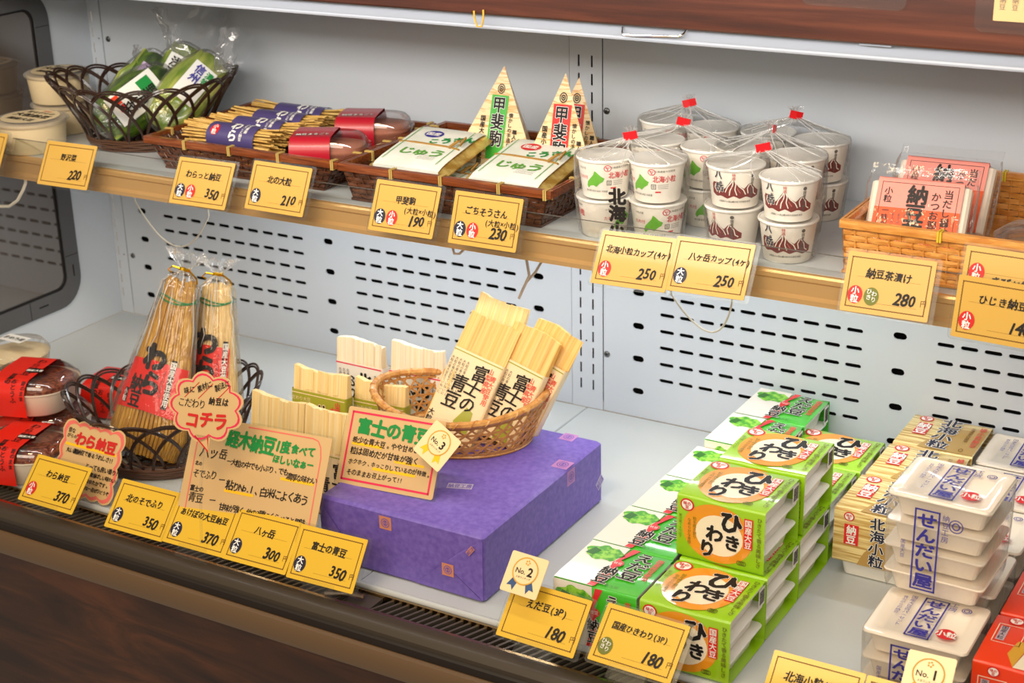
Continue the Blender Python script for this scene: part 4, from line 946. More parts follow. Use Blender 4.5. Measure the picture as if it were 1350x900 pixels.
# ---------------------------------------------------------------- dark looped wicker baskets
M('wicker_dark', (52, 32, 22), .32, coat=.5); M('wicker_brown', (84, 54, 36), .38, coat=.3)
def looped_basket(label, loc, rz, a, b, H, r0, n=18, span=1.55, rise=.02, wr=.0017, lean=0):
    t = thing('wicker_basket', label, 'basket', loc, rz)
    for k_ in range(n):
        a0 = 2*pi*k_/n; mb = MB()
        for off in (-.0021, .0021):
            pts = []
            for i in range(23):
                s_ = i/22; an = a0+span*(s_-.5); z = max(0, sin(pi*s_))**.62; zz = H*z*(1+rise*cos(an)**2*abs(cos(an)))
                f = r0+(1-r0)*(z**1.25); f += (.0016/a)*(1 if s_ < .5 else -1)*(1-z)+off*.35/a
                pts.append((a*f*cos(an), b*f*sin(an), .006+zz+off*.9))
            mb.tube(pts, wr, 'wicker_dark', 5)
        mb.build('loop', t, True)
    mb = MB(); R = random.Random(5)
    for j, (z, f) in enumerate(((.0025, 1.00), (.006, 1.03), (.0095, 1.05), (.013, 1.07), (.0025, .94), (.0165, 1.08))):
        pts = [(a*r0*f*cos(2*pi*i/40)*(1+.012*sin(i*1.57+j*pi)), b*r0*f*sin(2*pi*i/40)*(1+.012*sin(i*1.57+j*pi)), z+.0008*sin(i*1.57+j*pi)) for i in range(40)]
        mb.tube(pts, .0020, 'wicker_brown', 5, closed=True)
    mb.build('foot_ring', t, True)
    mb = MB(); 
    for j in range(9):
        f = .96-j*.105; mb.tube([(a*r0*f*cos(2*pi*i/30), b*r0*f*sin(2*pi*i/30), .0045+.0010*sin(i*1.6+j*pi)) for i in range(30)], .0022, 'wicker_brown', 4, closed=True)
    for i in range(14):
        an = 2*pi*i/14; mb.tube([(.004*cos(an), .004*sin(an), .0022), (a*r0*cos(an), b*r0*sin(an), .0022)], .0018, 'wicker_dark', 4)
    mb.build('woven_base', t, True); return t
looped_basket('oval dark looped wicker basket on the shelf holding bags of pickled greens', (-.672, -.158, SZ+.0004), .50, .142, .108, .092, .60, 22, 1.15, .10)
looped_basket('round dark looped wicker basket on the deck holding the straw bags', (-.452, -.412, .0004), .75, .135, .122, .086, .70, 20, 1.15, .16)

# ---------------------------------------------------------------- bags of pickled greens
noisemat('greens', (36, 66, 16), (112, 142, 38), (18, 18, 6), 3, 4, .3, .5, 4, .38, .62, coat=.6)
noisemat('stem_green', (104, 136, 34), (200, 200, 104), (18, 18, 5), 3, 4, .3, .4, 4, .35, .65, coat=.6)
M('label_white', (240, 240, 236), .4, coat=.3); M('label_lilac', (196, 168, 206), .4, coat=.3)
def greens_bag(loc, eul, w, h, dp, seed, label, deco, flap=.05, mat='greens'):
    t = thing('pickle_bag', label, 'food pack', (0, 0, 0), group='bags of pickled greens'); t.location = loc; t.rotation_euler = eul
    def F(u, v, l):   # front of the pillow: x across, z along the bag
        x = max(-1, min(1, u/(w/2))); z = max(-1, min(1, v/(h/2))); y = dp/2*(1-abs(x)**2.4)**.5*(1-abs(z)**3)**.5 if abs(x) < 1 and abs(z) < 1 else 0
        return Vector((u, -y-l-.0050, v))
    def blob(sc, mat_, seed2, amp):
        mb = MB(); nu, nv = 28, 20; vs = []; fs = []
        for j in range(nv+1):
            ph = -pi/2+pi*j/nv
            for i in range(nu):
                th = 2*pi*i/nu; c = abs(cos(ph))**.7; x = w/2*sc*c*(abs(cos(th))**.8)*(1 if cos(th) > 0 else -1); y = dp/2*sc*c*(abs(sin(th))**.9)*(1 if sin(th) > 0 else -1); z = h/2*sc*sin(ph)
                q = 1+amp*noise.noise(Vector((x*45+seed2, y*45, z*18))); vs.append((x*q, y*q, z))
        for j in range(nv):
            for i in range(nu): fs.append((j*nu+i, j*nu+(i+1) % nu, (j+1)*nu+(i+1) % nu, (j+1)*nu+i))
        mb.add(vs, fs, mat_); return mb
    blob(.93, mat, seed, .30).build('pickled_greens', t, True)
    mb = MB(); R = random.Random(seed)
    for i in range(7):   # stems lying against the film
        x = R.uniform(-.36, .36)*w; pts = [Vector(F(x+R.uniform(-.1, .1)*w*s_, (s_-.5)*h*.84, -.0125)) for s_ in (0, .2, .4, .6, .8, 1)]
        mb.tube(pts, [.004, .0065, .008, .008, .0065, .003], 'stem_green' if i % 2 else mat, 7)
    mb.build('stems', t, True)
    f = blob(1.0, 'bag_film', seed+9, .07)
    # flat seal with a crumpled flap above
    f.grid(lambda u, v: ((u-.5)*w*.98*(1-.35*v), .010*noise.noise(Vector((u*4+seed, v*3, 1)))*(1+v*2), h/2*.72+v*(h*.14+flap)+.006*noise.noise(Vector((u*3, v*3, seed)))), 10, 8, 'frosted_film' if flap > .06 else 'bag_film')
    f.build('film', t, True)
    mb = MB(); deco(Ink(mb, F)); mb.build('printing', t, True); return t
def deco1(k):
    k.rect(-.026, -.046, .022, .040, 'label_white', 0, 8); k.rect(-.020, .008, .004, .030, 'ink_green', 1, 4); k.down('野沢菜', .004, .030, .021, 'ink_black', 2, .03); k.rect(-.022, -.036, -.008, -.026, 'red_orange', 1, 2); k.rect(-.006, -.036, .004, -.026, 'logo_red', 1, 2); k.line([(.010, .036), (.024, .01)], .004, 'logo_red', 1)
def deco2(k):
    k.rect(-.012, -.05, .012, .045, 'label_lilac', 0, 4); k.down('本場しば漬仕込み', 0, .044, .0112, 'ink_navy', 1, .03)
def deco3(k):
    k.rect(-.020, -.045, .020, .040, 'label_white', 0, 6); k.down('浅漬', -.006, .036, .018, 'ink_black', 1, .03); k.down('おいしい', .010, .034, .012, 'ink_green', 1, .04); k.rect(-.018, -.04, -.002, -.030, 'ink_red', 1, 2); k.rect(0, -.04, .012, -.03, 'leaf_green', 1, 2)
def deco4(k):
    k.rect(-.018, -.02, .020, .044, 'label_white', 0, 6); k.down('信州', -.004, .042, .016, 'ink_blue', 1, .03); k.down('漬物', .012, .040, .012, 'ink_green', 1, .03)
greens_bag((-.700, -.150, .4370), (-.50, .62, .38), .075, .150, .036, 3, 'bag of pickled greens with a lilac strip, leaning left in the oval basket', deco2, .03)
greens_bag((-.660, -.110, .446), (-.55, .50, .40), .080, .140, .036, 8, 'bag of greens at the back of the oval basket with a tall clear flap', deco3, .075, 'stem_green')
greens_bag((-.672, -.178, .4330), (-.75, .95, .40), .085, .150, .040, 15, 'bag of greens with white label lying at the front of the oval basket', deco1, .02)
greens_bag((-.606, -.138, .4430), (-.60, .72, .42), .082, .150, .038, 21, 'bag of greens at the right end of the oval basket with a shiny flap', deco4, .055, 'stem_green')

def film_flap(bag_word, p0, p1, w0, w1, seed):
    """loose crumpled top of a bag, standing up above the basket"""
    bag = [o for o in COL.objects if bag_word in str(o.get('label', ''))][0]
    P0, P1 = Vector(p0), Vector(p1); D = P1-P0; S = Vector((1, -.35, 0)).normalized(); Nn = Vector((.35, 1, 0)).normalized()
    mb = MB()
    def f(u, v):
        w = w0+(w1-w0)*v; q = Vector((u*5+seed, v*6, seed)); return P0+D*v+S*(u-.5)*w+Nn*(.010*noise.noise(q)+.006*abs(u-.5)*4)+Vector((0, 0, .006*noise.noise(q*1.7)))
    mb.grid(f, 14, 14, 'frosted_film'); mb.grid(lambda u, v: f(u, v)+Nn*(.006+.004*noise.noise(Vector((u*4, v*4, seed+5)))), 12, 12, 'bag_film')
    o = mb.build('film_flap', bag, True); o.matrix_parent_inverse = Matrix.LocRotScale(bag.location, bag.rotation_euler, None).inverted()
film_flap('back of the oval basket', (-.655, -.100, .480), (-.693, -.100, .556), .060, .030, 2)
film_flap('right end of the oval basket', (-.575, -.110, .470), (-.556, -.105, .535), .055, .034, 6)
film_flap('with a lilac strip', (-.705, -.130, .462), (-.720, -.120, .500), .050, .040, 11)

# ---------------------------------------------------------------- round lidded tubs at far left
M('tub_cream', (226, 206, 166), .45, coat=.2)
def tub(loc, label, r=.052, h=.046):
    t = thing('lidded_tub', label, 'tub', loc, group='cream tubs with clear lids')
    mb = MB(); mb.lathe([(.0001, .0002), (r*.84, .0002), (r*.87, .003), (r*.95, h*.86), (r*.95, h*.9), (.0001, h*.9)], 'tub_cream', 40); mb.build('tub_body', t, True)
    mb = MB(); mb.lathe([(r*.955, h*.80), (r*1.0, h*.82), (r*1.03, h*.86), (r*1.03, h*.90), (r*.98, h*.93), (r*.9, h*.96), (.0001, h*.965)], 'lid_plastic', 40); mb.build('lid', t, True)
    mb = MB(); k = Ink(mb, lambda u, v, l: Vector((u, v, h*.966+l))); k.ell(0, 0, r*.80, r*.80, 'tub_cream', 0, 28)
    k.text('昔ながらの', 0, r*.42, r*.20, 'ink_black', 1, .03); k.text('大粒納豆', 0, r*.08, r*.32, 'ink_black', 1, .05); k.text('国産大豆', 0, -r*.35, r*.24, 'ink_black', 1, .04); k.rect(-r*.1, r*.58, r*.2, r*.64, 'ink_red', 1)
    mb.build('lid_print', t); return t
tub((-.806, -.262, SZ+.0004), 'large cream tub with printed clear lid at the front left of the shelf', .054, .050)
tub((-.8500, -.150, SZ+.0004), 'cream tub under the other one behind the oval basket', .050, .048)
tub((-.8520, -.154, SZ+.0480), 'cream tub stacked on top of another at the far left', .050, .048)

# ---------------------------------------------------------------- straw bundles with purple bands
woodmat('straw', (158, 112, 46), (214, 172, 92), (240, 208, 136), (40, 260, 260), .5, .1)
woodmat('straw_upright', (140, 92, 16), (188, 138, 36), (220, 180, 72), (260, 260, 25), .45, .15)
woodmat('straw_pale', (180, 140, 80), (222, 190, 124), (244, 220, 166), (260, 260, 25), .45, .15)
M('label_purple', (80, 70, 122), .42, coat=.25)
def straw_bundle(loc, rz, label, badge=True):
    t = thing('straw_bundle', label, 'straw bundle', loc, rz, 'straw bundles with purple paper bands'); R = random.Random(int(abs(loc[1])*1000)); rad = .0205; L_ = .158
    mb = MB()
    for ring_, cnt in ((1.0, 26), (.72, 18), (.42, 10)):
        for i in range(cnt):
            a = 2*pi*i/cnt+R.uniform(-.1, .1); j = lambda s_: R.uniform(-s_, s_); x0 = -L_/2+R.uniform(-.006, .008); x1 = L_/2+R.uniform(-.008, .006)
            pts = []
            for x, f in ((x0, 1.16), (-.045, .98), (.02, .92), (.055, .95), (x1, 1.1)): pts.append((x, rad*ring_*f*cos(a)+j(.0012), rad*.82+rad*.82*ring_*f*sin(a)*(.92 if sin(a) < 0 else 1)+j(.0010)+.0005))
            mb.tube([(x, y, max(z, .0016)) for x, y, z in pts], .0015+j(.0003), 'straw', 4)
    mb.build('straw', t, kind='stuff')
    def F(u, v, l): a = pi/2-(-v)/.0205; rr_ = .0218+l; return Vector((u, -rr_*sin(-(v)/.0205-0)*1.0, 0))
    def G(u, v, l):
        a = radians(60)+v/.0212; rr_ = .0222+l   # v=0 sits a little in front of the crown
        return Vector((u, -rr_*cos(a), rad*.86+rr_*.88*sin(a)))
    mb = MB(); mb.grid(lambda u, v: G(-.036+.086*u, -.046+.072*v, 0), 4, 16, 'label_purple'); b_ = mb.build('paper_band', t, True)
    mb = MB(); k = Ink(mb, G); k.down('わら', .012, .016, .0200, 'ink_white', 1, .04, gap=.95, sx=.9)
    k.down('朝市農園', .033, .015, .0056, 'ink_white', 1, .02); k.down('まるごと納豆', .0265, .015, .0058, 'ink_white', 1, .02)
    if badge: k.ell(-.022, -.006, .0078, .0092, 'logo_red', 1, 22); k.down('小粒', -.022, .0030, .0086, 'ink_white', 2, .03)
    mb.build('printing', b_); return t
for i, (x, y, z, r_, lb) in enumerate(((-.4600, -.2080, SZ+.0230, -.02, 'frontmost straw bundle with red badge on its purple band'), (-.4560, -.1600, SZ+.0215, .02, 'second straw bundle from the front, its band partly hidden'), (-.4560, -.1130, SZ+.0215, .03, 'third straw bundle from the front'), (-.4540, -.0660, SZ+.0215, .0, 'rearmost straw bundle in the tray'))):
    straw_bundle((x, y, z), r_, lb, i == 0)
# loose straw lining the tray
mb = MB(); R = random.Random(2)
for i in range(120):
    a = R.uniform(-.25, .25); x = R.uniform(-.53, -.34); y = R.uniform(-.245, -.05); z = SZ+.0055+R.uniform(0, .0145); l_ = R.uniform(.04, .08)
    mb.tube([(max(x-l_/2*cos(a), -.535), y-l_/2*sin(a), z), (x+l_/2*cos(a), y+l_/2*sin(a), z+R.uniform(-.001, .001))], .0013, 'straw', 4)
tag(mb.build('loose_straw'), 'loose straw lining the dark tray under the bundles', 'straw', kind='stuff')

# ---------------------------------------------------------------- oval clear packs with red bands
M('pink_natto', (204, 140, 116), .5); M('label_red', (178, 24, 44), .35, coat=.3); filmmat('clear_plastic', (.97, .93, .92), .86, .06, 30, .12, .5)
def oval_ring(a, b, z, n=36, e=2.6): return [(a*abs(cos(2*pi*i/n))**(2/e)*(1 if cos(2*pi*i/n) > 0 else -1), b*abs(sin(2*pi*i/n))**(2/e)*(1 if sin(2*pi*i/n) > 0 else -1), z) for i in range(n)]
def oval_pack(loc, rz, label, group, a=.054, b=.036, hb=.026, ht=.017, body='clear_plastic', fill='pink_natto', lab='label_red', off=-.020, bw=.05, deco=None, ext=True):
    t = thing('oval_pack', label, 'food pack', loc, rz, group)
    mb = MB(); mb.loft([oval_ring(a*.78, b*.78, .0003), oval_ring(a*.84, b*.84, .003), oval_ring(a*.97, b*.97, hb-.003), oval_ring(a, b, hb-.002), oval_ring(a, b, hb)], body, True); mb.build('bowl', t, True)
    mb = MB(); mb.loft([oval_ring(a*.74, b*.74, .002), oval_ring(a*.90, b*.90, hb-.004), oval_ring(a*.86, b*.86, hb+.002), oval_ring(a*.6, b*.6, hb+.005)], fill, True, True); mb.build('filling', t, True)
    mb = MB(); mb.loft([oval_ring(a*1.005, b*1.005, hb+.0001), oval_ring(a*1.01, b*1.01, hb+.002), oval_ring(a*.93, b*.93, hb+.003), oval_ring(a*.90, b*.90, hb+ht*.6), oval_ring(a*.80, b*.80, hb+ht-.001), oval_ring(a*.72, b*.72, hb+ht)], 'clear_plastic', False, True); mb.build('lid', t, True)
    H = hb+ht
    # band wrapped round the pack: path in (y, z)
    path = [(b*1.02, .004), (b*1.045, hb), (b*.96, hb+ht*.55), (b*.80, H+.0008), (0, H+.0022), (-b*.80, H+.0008), (-b*.96, hb+ht*.55), (-b*1.045, hb), (-b*1.02, .004)]
    cum = [0]
    for i in range(1, len(path)): cum.append(cum[-1]+math.hypot(path[i][0]-path[i-1][0], path[i][1]-path[i-1][1]))
    mid = cum[4]
    def G(u, v, l):   # v=0 on the crown, negative towards -y
        s_ = mid-v
        s_ = max(0, min(cum[-1]-1e-6, s_)); i = max(j for j in range(len(cum)-1) if cum[j] <= s_); f = (s_-cum[i])/(cum[i+1]-cum[i]); dy, dz = path[i+1][0]-path[i][0], path[i+1][1]-path[i][1]; q = math.hypot(dy, dz)
        y, z = path[i][0]+dy*f, path[i][1]+dz*f; return Vector((u, y+dz/q*(-l)*-1 if False else y+(dz/q)*l, z-(dy/q)*l))
    mb = MB(); mb.grid(lambda u, v: G(off-bw/2+bw*u, mid-.001-(cum[-1]-.002)*v, .0003), 3, 24, lab); o = mb.build('paper_band', t, True)
    mb = MB(); k = Ink(mb, G); (deco or (lambda k: (k.hand('納豆工房の大粒', off-bw*.42, .010, .0070, 'ink_white', 1, .06), k.hand('国産大豆使用', off-bw*.36, -.002, .0052, 'ink_black', 1))))(k); mb.build('printing', o)
    return t
def deco_red(k):
    k.text('納豆まるごと', -.020, -.014, .0095, 'ink_black', 1, .09, .1, sx=.82); k.text('納豆まるごと', -.020, -.014, .0095, 'ink_white', 2, .02, .1, sx=.82)
GR = 'oval clear packs with red bands in the straw tray'
oval_pack((-.2960, -.2050, SZ+.0200), .42, 'front oval clear pack with red band beside the straw bundles', GR, off=-.020, bw=.056, deco=deco_red, a=.056, b=.040)
oval_pack((-.2950, -.1000, SZ+.0245), .38, 'rear oval clear pack with red band at the back of the straw tray', GR, off=-.020, bw=.056, deco=deco_red, a=.056, b=.040)
oval_pack((-.2960, -.1500, SZ+.0032), 1.57, 'oval pack under the two red banded ones in the straw tray', GR, off=-.014, bw=.062, deco=deco_red, a=.052, b=.034, hb=.012, ht=.006)

# white bowls with red bands at the left of the deck
M('bowl_white', (238, 226, 206), .38, coat=.3); M('band_vermilion', (222, 34, 16), .38, coat=.3); noisemat('beans', (96, 36, 26), (170, 96, 60), (1, 1, 1), 170, 3, .3, .8, 170, .4, .6, coat=.6)
def deco_bowl(k):
    k.down('わら納豆', .002, .034, .0150, 'ink_black', 1, .02, jit=.1); k.ell(.010, -.008, .013, .0078, 'ink_black', 1, 18); k.text('国産大豆', .010, -.008, .0062, 'ink_white', 2, .04); k.down('豆屋の', -.012, -.022, .0095, 'ink_black', 1, .04, jit=.15); k.down('おとうふ', .000, -.040, .0095, 'ink_black', 1, .02, jit=.15); k.down('昔のまま', .014, -.044, .0075, 'ink_black', 1, .02, jit=.15)
GB = 'white bowls with vermilion bands at the left of the deck'
kw = dict(a=.063, b=.056, hb=.037, ht=.016, body='bowl_white', fill='beans', lab='band_vermilion', off=-.010, bw=.056, deco=deco_bowl)
oval_pack((-.5900, -.5450, .0003), .25, 'front white bowl with vermilion band beside the 370 yen card', GB, **kw)
oval_pack((-.6470, -.4660, .0575), .30, 'white bowl with vermilion band resting raised on another bowl', GB, **kw)
oval_pack((-.6480, -.4480, .0003), .10, 'white bowl with vermilion band underneath the raised one', GB, **kw)
kw2 = dict(kw); kw2.update(a=.050, b=.042, bw=.07, off=0)
oval_pack((-.6250, -.3300, .0003), .2, 'vermilion banded pack behind the dark deck basket', GB, **kw2)
# clear cups at the far left edge
def clear_pack(loc, label, tall=.06):
    t = thing('clear_pack', label, 'food pack', loc, group='clear wrapped packs at the far left')
    mb = MB(); mb.lathe([(.0001, .0003), (.038, .0003), (.040, .003), (.046, tall*.62), (.0475, tall*.64), (.0001, tall*.66)], 'tub_cream', 32); mb.build('bowl', t, True)
    mb = MB(); mb.loft([[(p[0]*(1+.05*noise.noise(Vector((p[0]*60, p[1]*60, z*50)))), p[1]*(1+.05*noise.noise(Vector((p[1]*60, p[0]*60, z*50)))), z) for p in oval_ring(r, r, z, 36, 2)] for r, z in ((.041, .001), (.049, tall*.62), (.050, tall*.7), (.040, tall*.92), (.018, tall), (.001, tall*1.02))], 'bag_film'); mb.build('film', t, True)
    mb = MB(); k = Ink(mb, lambda u, v, l: Vector((u, v, tall*1.01+l+.002))); k.rect(-.022, -.012, .022, .012, 'label_white', 0); k.text('まめ乃花', 0, 0, .010, 'ink_black', 1, .03); mb.build('label', t)
clear_pack((-.760, -.385, .0003), 'clear wrapped pack at the left edge, lower of two', .055)
clear_pack((-.755, -.395, .0565), 'clear wrapped pack at the left edge stacked on another', .055)
clear_pack((-.705, -.480, .0003), 'clear wrapped pack beside the raised vermilion bowl', .050)
clear_pack((-.700, -.492, .0520), 'clear wrapped pack on top beside the raised vermilion bowl', .050)

# ---------------------------------------------------------------- tall straw bags
M('label_scarlet', (226, 30, 14), .38, coat=.3); M('tie_green', (36, 128, 60), .5); M('gold_tie', (226, 176, 30), .25, 1)
def straw_bag(B, Tp, w0, w1, dp, mat, label, seed, side_label=True, lb=.25, lt=.54):
    B = Vector(B); Tp = Vector(Tp); z = (Tp-B); L_ = z.length; z.normalize(); x = Vector((1, .12, 0)); x = (x-z*x.dot(z)).normalized(); y = z.cross(x)
    t = thing('straw_natto_bag', label, 'food pack', mx=Matrix(((x.x, y.x, z.x, B.x), (x.y, y.y, z.y, B.y), (x.z, y.z, z.z, B.z), (0, 0, 0, 1))), group='tall clear bags of straw wrapped natto')
    R = random.Random(seed)
    def W_(s_):   # half width along the bag
        if s_ < .12: return w0/2*(.86+.14*s_/.12)
        f = (s_-.12)/.88; return w0/2*(1-f)**.95+w1/2*(1-(1-f)**.95)
    def D_(s_): return dp/2*(1-.35*s_)*(1 if s_ > .1 else .85+1.5*s_)
    mb = MB()
    for ringf, cnt in ((1.0, 54), (.62, 22)):
        for i in range(cnt):
            a = 2*pi*i/cnt; pts = []; j1 = R.uniform(-.04, .04)
            for s_ in (0, .12, .35, .6, .85, 1.0+R.uniform(-.015, .02)): pts.append((W_(min(s_, 1))*.93*ringf*cos(a+j1*s_), D_(min(s_, 1))*.9*ringf*sin(a+j1*s_), s_*L_+R.uniform(-.001, .001)))
            mb.tube(pts, [.0029, .0031, .0028, .0023, .0018, .0015], mat, 5)
    mb.build('straw', t, kind='stuff')
    mb = MB(); mb.loft([[(W_(s_)*.90*cos(a), D_(s_)*.85*sin(a), s_*L_) for a in [2*pi*i/24 for i in range(24)]] for s_ in (0.01, .12, .35, .6, .85, .985)], mat, True, True); mb.build('light_block_core', t, True)  # unseen solid filling added to block light between the straws
    for s_, half in ((.90, 0), (.885, 1)):
        mb = MB(); mb.tube([(W_(s_)*.99*cos(a)+(0), D_(s_)*1.06*sin(a), s_*L_+.003*sin(a*2+half)) for a in [2*pi*i/28 for i in range(28)]], .0012, 'tie_green', 5, closed=True); mb.build('green_tie', t, True)
    def F(u, v, l):   # v along the bag, u around it (metres across at the front)
        s_ = max(0, min(1, v/L_)); a = -pi/2+u/(W_(s_)*1.05); rr_ = 1.0
        return Vector((W_(s_)*rr_*cos(a)+l*cos(a), D_(s_)*1.02*sin(a)+(l+.0012)*sin(a), v))
    top = lt*L_; bot = lb*L_
    mb = MB(); mb.grid(lambda u, v: F((-.068+.136*u)*(1 if side_label else .8)*(w0/.125), bot+(top-bot)*v-.008*abs(u-.5), .0004), 22, 8, 'label_scarlet'); o = mb.build('label', t, True)
    mb = MB(); k = Ink(mb, F, .0004); q = lt*L_; k.text('わ', .000, q+.004, .040, 'ink_black', 2, .07, -.05); k.text('ら', .004, q-.032, .036, 'ink_black', 2, .06, -.1); k.text('納', -.022, q-.036, .026, 'ink_black', 2, .03); k.text('豆', -.018, q-.058, .024, 'ink_black', 2, .03)
    k.rect(.028, q-.062, .037, q+.006, 'ink_black', 2); k.down('国産大豆使用', .0325, q+.004, .0105, 'ink_white', 3, .02); k.rect(-.044, q-.066, -.035, q-.046, 'ink_black', 2); k.down('小粒', -.0395, q-.047, .0092, 'ink_white', 3, .02)
    k.down('よくかきまぜ', .021, q-.010, .0065, 'mountain_red', 2); mb.build('printing', o)
    # clear film bag, gathered at the neck and flaring out above the tie
    def rg(wx, dy, zz, wob, n=44):
        out = []
        for i in range(n):
            a = 2*pi*i/n; w_ = wob*noise.noise(Vector((cos(a)*5+seed, sin(a)*5, zz*16))); out.append(((wx+w_)*cos(a), (dy+w_)*sin(a), zz+w_*.6))
        return out
    rings = [rg(W_(0)*.6, D_(0)*.6, -.003, 0)]+[rg(W_(s_)*1.03+.004, D_(s_)*1.03+.0035, s_*L_, .0035) for s_ in (.01, .06, .12, .2, .28, .36, .44, .52, .6, .68, .76, .84, .92, .98)]+[rg(w1*.36, w1*.30, L_*1.03, .005), rg(w1*.14, w1*.14, L_*1.065, .001), rg(w1*.20, w1*.18, L_*1.085, .004), rg(w1*.46, w1*.34, L_*1.115, .012), rg(w1*.60, w1*.42, L_*1.15, .018), rg(w1*.42, w1*.30, L_*1.165, .018)]
    mb = MB(); mb.loft(rings, 'bag_film'); mb.build('film', t, True)
    mb = MB()
    for q in range(9):   # long folds of the film, whitened to draw its bright streaks
        i0 = int(44*(.5+.5*(q+.5)/9+R.uniform(-.02, .02))) % 44; j0 = 16-R.randint(0, 2); j1 = R.randint(6, 12)
        pts = [Vector(rings[j][int(i0+R.uniform(-1, 1)) % 44])*1.0+Vector((0, -.0006, 0)) for j in range(j0, j1, -1)]
        if len(pts) > 2: mb.tube(pts, [.0003]+[R.uniform(.0004, .0009) for _ in pts[2:]]+[.0002], 'crease_glint', 4)
    mb.build('fold_glint', t, True, kind='stuff')
    mb = MB()
    for j in range(3): mb.tube([(w1*.17*cos(a), w1*.17*sin(a), L_*1.066+.0012*j+.0006*sin(3*a)) for a in [2*pi*i/16 for i in range(16)]], .0011, 'gold_tie', 5, closed=True)
    mb.tube([(w1*.15, 0, L_*1.07), (w1*.35, -.004, L_*1.06), (w1*.62, -.006, L_*1.035), (w1*.72, -.008, L_*1.01)], .0016, 'gold_tie', 5, flat=.5); mb.tube([(w1*.0, -.006, L_*1.07), (w1*-.35, -.008, L_*1.075), (w1*-.5, -.008, L_*1.05), (w1*-.3, -.01, L_*1.04)], .0013, 'gold_tie', 5, flat=.5)
    mb.build('gold_tie', t); return t
straw_bag((-.4600, -.4560, .018), (-.4450, -.3620, .2400), .126, .042, .052, 'straw_upright', 'amber straw natto bag standing at the front of the dark basket, tie at its top', 3)
straw_bag((-.4100, -.3780, .018), (-.4250, -.3140, .2230), .096, .040, .050, 'straw_pale', 'paler straw natto bag behind the amber one in the dark basket', 9, False, .36, .62)

